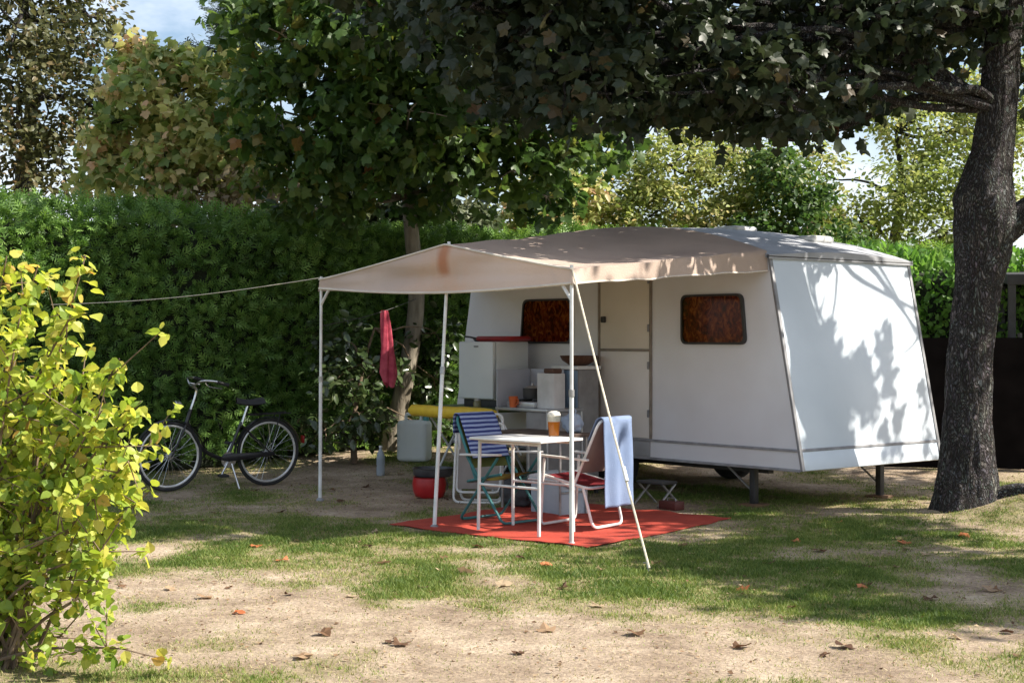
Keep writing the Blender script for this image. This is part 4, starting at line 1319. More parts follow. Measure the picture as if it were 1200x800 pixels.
    for s, a in ((1, rad(-60)), (-1, rad(120))):
        e_ = bb + Vector((.17 * math.cos(a), s * .075, .17 * math.sin(a)))
        c_ = MB().tube([bb + Vector((0, s * .06, 0)), e_], .010, 6).build('crank', CHR, bk)
        MB().box(e_.x - .045, e_.x + .045, e_.y - .0 if s > 0 else e_.y - .085, e_.y + .085 if s > 0 else e_.y, e_.z - .012, e_.z + .012).build('pedal', RUBBER, c_, bevel=.004)
    MB().prism([(xr - .04, .315), (bb.x, .275), (bb.x + .08, .29), (bb.x + .09, .33), (bb.x, .355), (xr - .04, .355)], 'y', .065, .075).build('chain_guard', BLK, bk, bevel=.004)
    rk = MB()
    for s in (-1, 1):
        rk.tube(rounded_path([(xr + .24, s * .05, .73), (xr - .22, s * .055, .74)], .03), .006, 6)
        rk.tube([(xr - .10, s * .055, .737), (xr, s * .065, rw + .02)], .006, 6)
    for k in range(5):
        xx = xr + .20 - .1 * k
        rk.tube([(xx, -.052, .735), (xx, .052, .735)], .005, 6)
    rk.build('luggage_rack', BLK, bk)
    MB().tube([bb + Vector((-.03, .04, -.03)), bb + Vector((-.075, .15, -.285))], .010, 7).build('kickstand', CHR, bk)
    mm = MB().lathe([(.012, -.05), (.045, -.02), (.05, .03), (.046, .034)], 18)
    mm.v = [(xf - .08 + z_, x_, .84 + y_) for x_, y_, z_ in mm.v]
    mm.build('headlamp', CHR, bk)
    MB().box(xr - .40, xr - .375, -.03, .03, .42, .50).build('tail_lamp', mat('lamp_red', (.25, .01, .01), .3), bk, bevel=.008)
    bk.rotation_euler = (rad(-3), 0, rz)
    return bk
make_bicycle((-2.49, 15.62), (-3.36, 15.02))

# ------------------------------------------------------------------ hedges
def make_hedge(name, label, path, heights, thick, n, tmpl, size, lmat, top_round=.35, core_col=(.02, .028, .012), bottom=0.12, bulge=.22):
    P = [Vector((*p, 0)) for p in path]
    seg = [(P[i + 1] - P[i]).length for i in range(len(P) - 1)]
    cum = np.concatenate([[0], np.cumsum(seg)])
    Lh = cum[-1]
    X = np.array([p.x for p in P]); Y = np.array([p.y for p in P])
    def axis_at(s):
        return np.interp(s, cum, X), np.interp(s, cum, Y)
    def nrm_at(s):
        x0, y0 = axis_at(np.clip(s - .3, 0, Lh)); x1, y1 = axis_at(np.clip(s + .3, 0, Lh))
        dx, dy = x1 - x0, y1 - y0
        L = np.maximum(np.hypot(dx, dy), 1e-6)
        return dy / L, -dx / L          # towards the camera side
    H = lambda s: np.interp(s, cum, heights)
    base = (float(X[0]), float(Y[0]), 0)
    root = empty(name, base, 0, label, 'hedge')
    def surf(s, a, inset=0.0):
        """a: 0 front foot .. .45 front top .. .55 back top .. 1 back foot; returns world pos and normal"""
        x, y = axis_at(s); nx, ny = nrm_at(s)
        h = H(s) + .25 * (fbm(s * .9, a * 0 + 3.1, 3) - .45)
        t = thick / 2
        side = np.where(a < .5, 1.0, -1.0)
        k = np.where(a < .5, a, 1 - a) / .5       # 0 foot .. 1 ridge
        zz = np.where(k < .8, k / .8 * (h - top_round), h - top_round + top_round * np.sin((k - .8) / .2 * np.pi / 2))
        off = np.where(k < .8, t, t * np.cos((k - .8) / .2 * np.pi / 2))
        off = off + bulge * (fbm(s * 1.1 + 7, zz * 1.2 + 5 * side, 4) - .47) * 2 * np.clip(k * 3, 0.4, 1) - inset
        off = np.maximum(off, 0.02)
        zz = zz - inset * np.clip((k - .7) / .3, 0, 1)
        pos = np.stack([x + nx * off * side, y + ny * off * side, zz + gz(x, y) * (1 - k)], -1)
        kk = np.clip((k - .8) / .2, 0, 1)
        N = np.stack([nx * side * np.cos(kk * np.pi / 2), ny * side * np.cos(kk * np.pi / 2), np.sin(kk * np.pi / 2) + .05 + 0 * x], -1)
        return pos, norm(N)
    # solid dark core added to block light through the hedge
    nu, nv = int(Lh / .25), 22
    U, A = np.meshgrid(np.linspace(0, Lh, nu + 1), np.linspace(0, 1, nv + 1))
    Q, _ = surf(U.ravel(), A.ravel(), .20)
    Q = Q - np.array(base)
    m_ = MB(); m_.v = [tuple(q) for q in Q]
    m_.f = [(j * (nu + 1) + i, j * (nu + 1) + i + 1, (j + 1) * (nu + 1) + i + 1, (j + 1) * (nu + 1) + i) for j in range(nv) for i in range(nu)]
    m_.build('dark_core', mat(name + '_inner', core_col, .95, tuple(c * .5 for c in core_col), 14.0, 1.0, 30.0), root, angle=180)
    s = R.rand(n) * Lh
    a = np.where(R.rand(n) < .80, R.rand(n) ** .9 * .52, .5 + R.rand(n) * .5)
    a = np.maximum(a, .5 * .8 * bottom / 2.5)
    pos, N = surf(s, a)
    pos = pos - N * (R.rand(n)[:, None] ** 1.5) * .22 + R.normal(0, .03, (n, 3))
    Nn = norm(N + R.normal(0, .45, (n, 3)) + np.array([0, 0, .25]))
    Ld = norm(N * .75 + np.array([0, 0, .35]) + R.normal(0, .55, (n, 3)))
    Ld = norm(Ld - 0 * Nn)
    Nn = norm(Nn - Ld * (Nn * Ld).sum(-1, keepdims=True))
    B = np.stack([np.cross(Ld, Nn), Ld, Nn], -1)
    sz = size * R.uniform(.6, 1.3, n)
    rnd = np.clip(.5 * fbm(s * 1.7, pos[:, 2] * 1.7, 3) + .5 * R.rand(n), 0, 1)
    leaf_mesh('foliage', pos - np.array(base), B, sz, rnd, tmpl, lmat, root, kind='stuff')
    return root

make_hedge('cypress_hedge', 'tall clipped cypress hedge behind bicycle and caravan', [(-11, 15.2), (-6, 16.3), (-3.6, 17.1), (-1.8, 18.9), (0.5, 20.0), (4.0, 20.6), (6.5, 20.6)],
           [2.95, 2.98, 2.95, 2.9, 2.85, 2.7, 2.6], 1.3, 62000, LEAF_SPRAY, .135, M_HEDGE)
make_hedge('broadleaf_hedge', 'bright green leafy hedge beyond the caravan end', [(4.2, 19.2), (7.0, 18.6), (12.5, 17.4)], [2.55, 2.6, 2.7], 1.2, 15000, LEAF_OVAL, .10, M_GRN)

# ------------------------------------------------------------------ black sheet standing in for deep shade, and shelter behind the big trunk
BLKC = mat('shade_fill_black', (.012, .010, .010), 1.0, (.007, .006, .006), 4.0, spec=.02)
sc_ = empty('shade_fill', (4.0, 16.9, G(4.0, 16.9)), math.atan2(-1.2, 6.0), 'black sheet added to fill in the shade behind the big trunk', 'shade_fill')
MB().grid(lambda u, v: (6.1 * u, .02 * math.sin(u * 37), 1.42 * v + .0), 40, 4).build('shade_fill_panel', BLKC, sc_)
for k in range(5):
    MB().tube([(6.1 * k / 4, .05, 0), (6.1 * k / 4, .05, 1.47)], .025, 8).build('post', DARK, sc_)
sh = empty('shelter', (5.55, 17.2, G(5.55, 17.2)), rad(-12), 'dark low shelter roof showing beside the big trunk', 'shelter')
MB().prism([(0, 1.98), (1.3, 2.08), (1.3, 2.18), (0, 2.10)], 'x', 0.0, 3.2).build('roof', mat('dark_roof', (.05, .05, .052), .7, (.03, .03, .03), 5), sh, bevel=.01)
for x in (.05, 3.15):
    for y in (.05, 1.2):
        MB().box(x - .04, x + .04, y - .04, y + .04, 0, 2.0).build('post', DARK, sh)

# ------------------------------------------------------------------ the big tree
def big_trunk(root):
    # ring centres (x, y, z) and radii measured up the stem
    ring = [(4.04, 13.6, -.12, .40), (4.04, 13.6, .0, .335), (4.035, 13.6, .12, .285), (4.03, 13.6, .35, .250), (4.035, 13.6, .8, .235), (4.05, 13.6, 1.3, .225),
            (4.10, 13.6, 1.75, .222), (4.14, 13.6, 2.0, .232), (4.17, 13.6, 2.25, .275), (4.175, 13.6, 2.5, .315), (4.175, 13.6, 2.72, .305), (4.20, 13.6, 2.92, .245),
            (4.255, 13.6, 3.15, .205), (4.30, 13.6, 3.5, .188), (4.34, 13.62, 4.0, .18), (4.45, 13.65, 5.0, .15), (4.55, 13.7, 6.2, .10), (4.6, 13.7, 7.2, .05)]
    KS = 13.2 / 13.6
    ring = [(x * KS, y - .4, CAM_Z + (z - CAM_Z) * KS if z > .1 else z, r * KS * (.97 if z < .5 else .87)) for x, y, z, r in ring]
    zs = np.concatenate([np.arange(-.12, 4.2, .035), np.arange(4.2, 7.2, .15)])
    A = np.array(ring)
    ns = 72
    vs, fs = [], []
    for z in zs:
        cx, cy, r = [np.interp(z, A[:, 2], A[:, k]) for k in (0, 1, 3)]
        for k in range(ns):
            a = 2 * math.pi * k / ns
            root_f = math.exp(-max(z, 0) / .22) * (.10 * math.sin(a * 5 + .6) + .06 * math.sin(a * 3 + 2)) * 1.0
            burl = math.exp(-((z - 2.5) / .3) ** 2) * .25
            q = 1 + root_f + burl * .6 * fnoise(math.cos(a) * 1.8, math.sin(a) * 1.8, z * 3.2, 2)
            plate = abs(fnoise(math.cos(a) * 5.0, math.sin(a) * 5.0, z * 2.0, 6))
            q += .10 * (min(plate * 2.2, .6) - .3) + .05 * fnoise(math.cos(a) * 11, math.sin(a) * 11, z * 6, 4)
            vs.append((cx + r * q * math.cos(a) - 3.93, cy + r * q * math.sin(a) - 13.2, z))
    nz_ = len(zs)
    for i in range(nz_ - 1):
        for k in range(ns):
            k2 = (k + 1) % ns
            fs.append((i * ns + k, i * ns + k2, (i + 1) * ns + k2, (i + 1) * ns + k))
    t = MB().add(vs, fs).build('trunk', BARK, root, angle=180)
    m_ = MB()
    pth = smooth_path([(.2, 0, 2.35), (.42, -.02, 2.52), (.75, -.05, 2.8), (1.3, -.1, 3.4), (2.0, -.2, 4.2)], 5)
    m_.tube(pth, list(np.linspace(.15, .06, len(pth))), 12)
    m_.build('low_limb', BARK, t)
    for i, (dx, dy) in enumerate(((.72, -.42), (.95, .1))):
        g = G(3.93 + dx, 13.2 + dy)
        pr = smooth_path([(dx * .25, dy * .25, .13), (dx * .55, dy * .55, G(3.93 + dx * .55, 13.2 + dy * .55) + .03), (dx, dy, g - .03)], 6)
        MB().tube(pr, list(np.linspace(.085, .02, len(pr))), 10).build('surface_root', BARK, t)

def thin_crown(pos):
    """an open, airy crown towards the sun: light gets through to the caravan in flecks"""
    S = np.array(SUN_DIR)
    keep = np.ones(len(pos), bool)
    gap = fbm(pos[:, 0] * 3.1 + pos[:, 2] * 1.7 + 2, pos[:, 1] * 3.1 - pos[:, 2] * 1.3 + 4, 3)
    keep[(gap > .56) & (pos[:, 2] < 4.6)] = False
    low = (pos[:, 2] < 4.6) & (pos[:, 0] < 4.6)
    def thin(mask, u, v, target, fu, fv, bias=0.0):
        idx = np.where(mask & ~low)[0]
        sc = fbm(u[idx] * fu + 3, v[idx] * fv + 8, 3) + .28 * R.rand(len(idx)) - bias * u[idx]
        order = np.argsort(-sc)
        keep[idx[order[target:]]] = False
        print('thin', len(idx), target)
    o = np.array([OX, OY, BOT]); e1 = np.array(AY); e2 = np.array(AX) * -.37 + np.array([0, 0, 1.84])
    A = np.stack([e1, e2, S], -1)
    q = np.linalg.solve(A, (pos - o).T).T
    thin((q[:, 0] > -.2) & (q[:, 0] < 2.2) & (q[:, 1] > -.15) & (q[:, 1] < 1.15) & (q[:, 2] > 0), q[:, 0], q[:, 1], 1050, 5.0, 2.6, .10)
    k = (pos[:, 2] - 2.25) / S[2]
    h = pos - S * k[:, None]
    d = h - np.array([OX, OY, 0])
    t = -(d @ np.array(AX)); sv = -(d @ np.array(AY))
    thin((t > -.2) & (t < 4.2) & (sv > -1.9) & (sv < 2.8) & keep, t, sv, 900, 4.0, 4.0)
    return keep
big_clumps = [
    # low skirt that hangs into the picture
    (0.05, 12.6, 3.95, .70), (0.45, 12.4, 3.65, .55), (0.95, 12.6, 3.95, .70), (1.45, 12.3, 3.62, .55), (2.0, 12.5, 3.55, .55), (2.5, 12.6, 3.62, .55), (2.2, 12.2, 3.35, .40), (1.7, 12.9, 3.45, .45), (0.75, 12.3, 3.45, .45),
    (1.2, 13.4, 4.1, .8), (2.1, 13.6, 4.05, .8), (3.0, 12.7, 4.15, .60), (3.6, 12.9, 4.25, .60), (0.2, 13.8, 4.2, .8), (-.35, 13.0, 4.3, .7), (2.9, 14.3, 4.15, .8), (1.6, 14.8, 4.3, .9),
    (3.9, 14.8, 4.3, .8), (4.9, 13.2, 4.4, .8), (0.6, 15.2, 4.4, .9),
    # upper crown
    (0.6, 13.2, 5.1, 1.2), (2.0, 12.8, 5.1, 1.2), (3.4, 13.0, 5.3, 1.2), (4.8, 13.6, 5.6, 1.3), (2.6, 14.6, 5.4, 1.3), (1.0, 14.9, 5.5, 1.2), (4.2, 15.3, 5.7, 1.2),
    (3.0, 13.6, 6.7, 1.4), (4.6, 13.4, 7.2, 1.4), (1.6, 13.6, 6.4, 1.2), (3.6, 11.9, 5.9, 1.0), (4.8, 11.8, 6.8, 1.1), (2.2, 11.9, 5.2, .9), (0.4, 12.2, 5.0, .9), (6.6, 13.1, 5.2, .75), (7.5, 12.8, 6.1, .9), (6.4, 13.4, 6.7, .9), (7.7, 13.4, 5.4, .7), (5.3, 12.7, 6.2, .8), (8.3, 13.0, 6.9, .8), (7.2, 14.3, 4.3, .8), (6.3, 14.2, 4.0, .7), (7.7, 14.1, 4.9, .9), (8.8, 15.2, 5.6, 1.0), (7.0, 15.6, 4.6, .9), (6.0, 15.8, 4.2, .8), (8.4, 14.7, 5.1, .9), (6.4, 15.0, 4.5, .8), (7.4, 11.9, 5.0, .7), (8.6, 11.6, 6.0, .8), (-.5, 13.6, 5.6, 1.0), (-1.2, 14.2, 4.9, .7), (0.0, 14.2, 6.2, 1.0), (5.6, 14.4, 6.4, 1.3), (6.2, 13.2, 5.2, 1.1), (5.4, 12.4, 4.9, .9), (4.4, 14.6, 8.2, 1.1),
]
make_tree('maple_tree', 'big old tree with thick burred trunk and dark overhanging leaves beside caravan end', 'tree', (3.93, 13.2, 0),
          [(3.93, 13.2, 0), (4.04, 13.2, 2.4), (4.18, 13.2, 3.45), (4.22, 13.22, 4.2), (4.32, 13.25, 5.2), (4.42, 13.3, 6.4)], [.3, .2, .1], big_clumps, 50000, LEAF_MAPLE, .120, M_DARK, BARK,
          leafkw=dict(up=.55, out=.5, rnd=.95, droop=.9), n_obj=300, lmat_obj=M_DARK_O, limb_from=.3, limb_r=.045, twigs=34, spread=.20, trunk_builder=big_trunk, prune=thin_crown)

# ------------------------------------------------------------------ unseen tree added to cast the shade on the lawn
shade_clumps = [(6.9, 9.0, 4.6, .8), (7.7, 9.3, 5.4, .9), (8.4, 8.4, 5.0, .8), (7.4, 8.2, 4.4, .6), (8.6, 9.6, 6.2, 1.0), (9.4, 9.0, 5.6, .9), (9.0, 8.0, 6.4, .8), (6.6, 10.0, 5.0, .7), (7.6, 10.4, 6.0, .9), (8.2, 7.4, 4.6, .6)]
make_tree('maple_tree', 'leafy tree added out of view right of the lawn to shade the grass', 'tree', (8.6, 8.9, G(8.6, 8.9)), [(8.6, 8.9, 0), (8.6, 8.9, 2.4), (8.55, 8.95, 3.6), (8.5, 9.0, 5.0), (8.5, 9.0, 6.4)], [.22, .18, .15, .1, .04],
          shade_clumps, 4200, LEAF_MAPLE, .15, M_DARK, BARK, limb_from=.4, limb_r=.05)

# ------------------------------------------------------------------ slender maple by the hedge
D2 = 18.2
b2 = (at(458, 0, D2)[0], D2, float(gz(at(458, 0, D2)[0], D2)))
tp2 = [(b2[0], D2, b2[2] - .05), (at(463, 495, D2)), (at(474, 450, D2)), (at(485, 385, D2)), (at(488, 340, D2)), (at(484, 290, D2)), (at(478, 230, D2)), (at(472, 160, D2)), (at(470, 60, D2)), (at(468, -80, D2))]
mid_clumps = [(*at(px, py, d), r) for px, py, d, r in (
    (330, 40, 16.6, .65), (330, 130, 16.8, .6), (365, 190, 16.9, .5), (405, 60, 16.5, .7), (420, 150, 16.4, .65), (470, 40, 16.3, .7), (480, 130, 16.2, .65), (430, 215, 16.8, .42),
    (540, 60, 16.8, .75), (545, 160, 17.0, .65), (600, 110, 17.2, .65), (600, 200, 17.4, .5), (540, 215, 17.6, .45), (655, 170, 17.6, .5), (650, 80, 17.6, .7), (385, -30, 17.0, .6), (480, -60, 17.0, .9),
    (590, -60, 17.4, 1.0), (470, 120, 18.2, .9), (560, -160, 18.0, 1.0), (500, -170, 18.0, .8), (540, -280, 18.2, .9), (300, 90, 16.9, .28), (290, 165, 17.0, .24), (310, 215, 17.0, .26), (345, 240, 17.2, .25), (395, 250, 17.2, .28), (300, 10, 17.0, .35), (640, 230, 18.2, .35), (690, 120, 18.4, .6), (690, 40, 18.2, .7), (715, 170, 18.8, .35), (490, 225, 18.2, .4))]
make_tree('maple_tree', 'slender pale trunked maple with green leaves between hedge and awning', 'tree', b2, tp2, [.17, .115, .105, .10, .095, .09, .08, .07, .055, .03], mid_clumps, 17000,
          LEAF_MAPLE, .13, M_MID, BARK_PALE, leafkw=dict(up=.55, out=.5, rnd=.95, droop=.9), n_obj=300, lmat_obj=M_MID_O, limb_from=.6, limb_r=.035, twigs=28, spread=.22)

# ------------------------------------------------------------------ background trees
def px_clumps(L):
    return [(*at(px, py, d), r) for px, py, d, r in L]
def bg_tree(name, label, px, d, clumps, n, size, lmat, tmpl=LEAF_OVAL, rt=.14, cat='tree', bark=BARK, **kw):
    x = at(px, 0, d)[0]
    C = px_clumps(clumps)
    zt = max(c[2] for c in C)
    g = G(x, d)
    zt = zt * .88
    tp = [(x, d, g - .05), (x + .05, d, g + zt * .3), (x - .05, d, g + zt * .55), (x + .08, d, zt * .8), (x, d, zt)]
    return make_tree(name, label, cat, (x, d, g), tp, [rt, rt * .8, rt * .6, rt * .4, rt * .15], C, n, tmpl, size, lmat, bark, limb_from=.35, limb_r=rt * .25, **kw)
bg_tree('oak_tree', 'dark olive tree with browning leaves rising behind left end of hedge', 30, 21.5,
        [(20, 30, 20.5, .8), (90, 50, 21, .7), (50, 110, 20.8, .8), (110, 130, 21, .55), (10, 150, 20.5, .7), (70, 190, 20.8, .6), (20, 220, 20.5, .5), (-40, 80, 21, 1.0), (60, -50, 21.5, .9), (-20, -60, 21, 1.0), (105, 20, 21.5, .45)],
        12000, .105, M_OLI, LEAF_OVAL, .2)
bg_tree('young_maple', 'yellowing maple with large pale leaves above the hedge', 205, 19.3,
        [(165, 105, 19, .34), (130, 145, 19, .26), (150, 175, 19.2, .32), (215, 140, 18.8, .40), (195, 195, 18.8, .36), (265, 115, 19, .36), (258, 180, 19, .38), (150, 75, 19.3, .22), (118, 175, 19.2, .22), (225, 85, 19.2, .34),
         (175, 222, 19, .34), (150, 52, 19.3, .15), (240, 222, 19, .36), (290, 150, 19.2, .3), (290, 205, 19.2, .3), (190, 60, 19.2, .2), (185, 150, 19.4, .34), (120, 215, 19.2, .26), (275, 75, 19.4, .3)],
        4800, .12, M_AUT, LEAF_MAPLE, .09, twigs=14, spread=.34, leafkw=dict(up=.5, out=.4, rnd=1.0, droop=.7))
bg_tree('autumn_bush', 'russet and yellow bush showing over the caravan roof beside slender maple', 655, 21.5,
        [(640, 225, 21, .45), (680, 235, 21, .45), (620, 255, 21, .4), (700, 255, 21.2, .4), (655, 270, 21, .5), (590, 265, 21, .4), (670, 205, 21.4, .3)], 3000, .12, M_AUT, LEAF_OVAL, .06, 'bush', TWIG)
bg_tree('hazel_tree', 'sunlit yellow green tree with dense small leaves behind caravan roof', 790, 22,
        [(740, 215, 21.5, .5), (790, 190, 21.5, .6), (845, 215, 21.5, .6), (760, 255, 21.3, .6), (830, 265, 21.3, .6), (895, 240, 21.5, .6), (800, 150, 21.8, .4), (870, 180, 21.8, .45), (720, 260, 21.5, .4), (900, 285, 21.3, .5)],
        14000, .082, M_YEL, LEAF_OVAL, .1)
bg_tree('ash_tree', 'taller golden green tree between hazel and the big trunk', 1050, 23,
        [(960, 200, 22.5, .45), (1010, 260, 22, .6), (1060, 230, 22.2, .65), (1110, 200, 22.5, .6), (1080, 150, 22.8, .6), (1030, 140, 22.8, .35), (1110, 270, 22, .6), (960, 275, 22, .5), (1160, 170, 23, .7), (1130, 110, 23, .5), (1180, 250, 22.5, .6), (1075, 105, 23, .35), (1200, 110, 23, .7)],
        16000, .086, M_YEL, LEAF_OVAL, .15)
bg_tree('dense_shrub', 'mid green shrub between the two yellow green trees', 940, 21,
        [(930, 225, 21, .5), (905, 200, 21.2, .45), (950, 260, 20.8, .5), (985, 285, 20.8, .4), (880, 290, 20.8, .45)], 3600, .10, M_MID, LEAF_OVAL, .06, 'shrub', TWIG)
bg_tree('grey_shrub', 'grey green shrub with narrow leaves peeping over the hedge beside the slender trunk', 420, 20.2,
        [(390, 250, 19.8, .35), (430, 240, 19.8, .4), (460, 265, 19.8, .35), (510, 255, 19.8, .4), (550, 265, 20, .4), (410, 275, 19.6, .3), (360, 255, 19.8, .3)], 3600, .15, M_GREY, LEAF_KITE, .05, 'shrub', TWIG)

# dry twiggy shrub over the hedge
def dry_shrub():
    b = at(275, 0, 18.9)
    root = empty('dry_shrub', (b[0], b[1], G(b[0], b[1])), 0, 'dry straw coloured twiggy shrub above the hedge top', 'shrub')
    M_DRY = leaf_mat('dry_leaf', [(0, (.17, .13, .075)), (.6, (.33, .26, .15)), (1, (.45, .37, .22))], .3)
    m_ = MB()
    pos, dirs = [], []
    for k in range(46):
        px, py = R.uniform(190, 350), R.uniform(185, 260)
        tip = Vector(at(px, py, 18.9 + R.uniform(-.5, .5))) - root.location
        st = Vector((R.uniform(-.5, .5), R.uniform(-.3, .3), 0))
        pt = wiggle(st, tip, 4, .10)
        m_.tube(pt, list(np.linspace(.014, .004, len(pt))), 5)
        for j in range(40):
            q = pt[-1 - int(abs(R.normal(0, 2.2)))  % 6]
            pos.append(np.array(q) + R.normal(0, .10, 3)); dirs.append(R.normal(0, 1, 3))
    m_.build('stems', M_BR, root)['kind'] = 'stuff'
    pos = np.array(pos); n = len(pos)
    leaf_mesh('foliage', pos, leaf_mats(n, norm(np.array(dirs)), .3, .5, .9), .11 * R.uniform(.6, 1.3, n), R.rand(n), LEAF_NEEDLE if False else LEAF_KITE, M_DRY, root, kind='stuff')
M_BR = mat('dry_stem', (.30, .23, .15), .9, (.2, .15, .09), 20)
dry_shrub()

# cedar with layered boughs
def cedar():
    d = 26.0
    b = at(275, 0, d)
    root = empty('cedar_tree', (b[0], d, G(b[0], d)), 0, 'blue green cedar with layered boughs against the sky', 'tree')
    H_ = 8.6
    MB().tube([(0, 0, -.05), (.05, 0, 3), (0, 0, 6), (.02, 0, H_)], [.25, .2, .12, .03], 10).build('trunk', BARK, root)
    m_ = MB(); pos = []; outw = []
    for k in range(46):
        z = R.uniform(3.2, H_ - .2)
        a = R.uniform(0, 2 * math.pi)
        L = (1 - (z / (H_ + .6)) ** 1.5) * 2.6 * R.uniform(.7, 1.1)
        tip = Vector((math.cos(a) * L, math.sin(a) * L, z + L * R.uniform(.05, .35)))
        pt = smooth_path([Vector((0, 0, z)), Vector((math.cos(a) * L * .5, math.sin(a) * L * .5, z + L * .18)), tip], 6)
        m_.tube(pt, list(np.linspace(.035, .008, len(pt))), 5)
        for j in range(150):
            i = R.randint(2, len(pt))
            q = np.array(pt[i]) + R.normal(0, [.16, .16, .05])
            pos.append(q); outw.append([math.cos(a), math.sin(a), .5])
    m_.build('boughs', BARK, root)['kind'] = 'stuff'
    pos = np.array(pos); n = len(pos)
    leaf_mesh('crown', pos, leaf_mats(n, norm(np.array(outw)), 1.0, .2, .5, 0.0), .20 * R.uniform(.6, 1.2, n), R.rand(n), LEAF_SPRAY, M_CEDAR, root, kind='stuff')
cedar()

# laurel leaves low in the dark corner between bicycle and slender trunk
def laurel():
    C = px_clumps([(415, 480, 16.9, .30), (390, 450, 17.0, .30), (440, 430, 17.4, .30), (405, 400, 17.2, .35), (380, 505, 16.9, .25), (505, 440, 18.4, .3), (510, 390, 18.4, .35), (440, 500, 17.3, .22), (500, 500, 18.0, .25)])
    b = at(415, 0, 17.1)
    make_tree('laurel_bush', 'dark glossy leaved laurel bush behind the hanging red towel', 'bush', (b[0], b[1], G(b[0], b[1])), [(b[0], b[1], 0.1), (b[0], b[1], .6), (b[0] + .1, b[1] + .1, 1.2), (b[0] + .2, b[1] + .3, 1.6)], [.04, .03, .02, .01], C, 1500, LEAF_OVAL, .12,
              leaf_mat('laurel_leaf', [(0, (.025, .045, .018)), (.6, (.055, .085, .03)), (1, (.12, .14, .06))], .2, .25, gloss=.6), TWIG, limb_from=.2, limb_r=.015, twigs=16, spread=.25)
laurel()

# ------------------------------------------------------------------ lime green shrub in front
def front_shrub():
    base = np.array([-2.42, 7.05, 0.0]); base[2] = G(base[0], base[1])
    root = empty('lime_shrub', tuple(base), 0, 'bright yellow green leafy shrub in full sun', 'shrub')
    stems = []
    tips_px = [(8, 300), (45, 310), (25, 360), (85, 365), (60, 400), (105, 430), (140, 420), (165, 470), (120, 480), (175, 520), (150, 540), (90, 520), (40, 480), (20, 540), (110, 580), (160, 590), (135, 640), (80, 620), (40, 600), (60, 680), (110, 690),
               (30, 740), (75, 745), (150, 760), (15, 660), (-40, 330), (-60, 420), (-80, 520), (-50, 620), (-40, 720), (100, 300), (70, 440), (10, 430), (95, 650), (50, 560), (5, 600), (130, 520), (65, 520), (30, 640)]
    pos, outw = [], []
    m_ = MB()
    for k, (px, py) in enumerate(tips_px):
        d = 7.0 + R.uniform(-.32, .35)
        tip = Vector(at(px, py, d)) - Vector(base)
        st = Vector((R.uniform(-.22, .22), R.uniform(-.15, .15), -.02))
        midp = st.lerp(tip, .5) + Vector((R.uniform(-.08, .03), R.uniform(-.06, .06), .12 if tip.z > .4 else .05))
        pt = smooth_path([st, midp, tip], 9)
        m_.tube(pt, list(np.linspace(.011, .003, len(pt))), 5)
        L = (tip - st).length
        for j in range(int(36 + 26 * min(L, 1.8))):
            f = 1 - abs(R.normal(0, .30))
            i = int(np.clip(f, .15, 1) * (len(pt) - 1))
            q = pt[i]
            o_ = norm(R.normal(0, 1, 3)[None])[0]
            pos.append(np.array(q) + o_ * R.uniform(.01, .075)); outw.append(o_)
        for j in range(9):   # side twigs
            q = pt[R.randint(6, len(pt))]
            e_ = q + Vector(R.normal(0, .11, 3)) + Vector((.02, 0, .06))
            m_.tube([q, e_], [.004, .002], 4)
            for _ in range(6):
                o_ = norm(R.normal(0, 1, 3)[None])[0]
                pos.append(np.array(e_) + o_ * R.uniform(.0, .05)); outw.append(o_)
    m_.build('stems', TWIG, root)['kind'] = 'stuff'
    pos = np.array(pos); outw = np.array(outw); n = len(pos)
    pos[:, 2] = np.maximum(pos[:, 2], .03)
    B = leaf_mats(n, outw, .7, .4, .8, .5)
    sz = .055 * R.uniform(.5, 1.35, n)
    rnd = np.clip(.25 + .3 * (pos[:, 2] / 1.7) + R.normal(0, .22, n), 0, 1)
    idx = split_largest(pos + base, B, sz, 300)
    leaf_objects('leaf', idx, pos, B, sz, LEAF_OVAL_W, M_LIME_O, root)
    keep = np.ones(n, bool); keep[idx] = False
    leaf_mesh('foliage', pos[keep], B[keep], sz[keep], rnd[keep], LEAF_OVAL_W, M_LIME, root, kind='stuff')
LEAF_OVAL_W = (np.array([(0, 0, 0), (.36, .18, .07), (.42, .48, .06), (.22, .78, .02), (0, 1, -.14), (-.22, .78, .02), (-.42, .48, .06), (-.36, .18, .07), (0, .5, -.03)], float), [(8, i, (i + 1) % 8) for i in range(8)])
front_shrub()

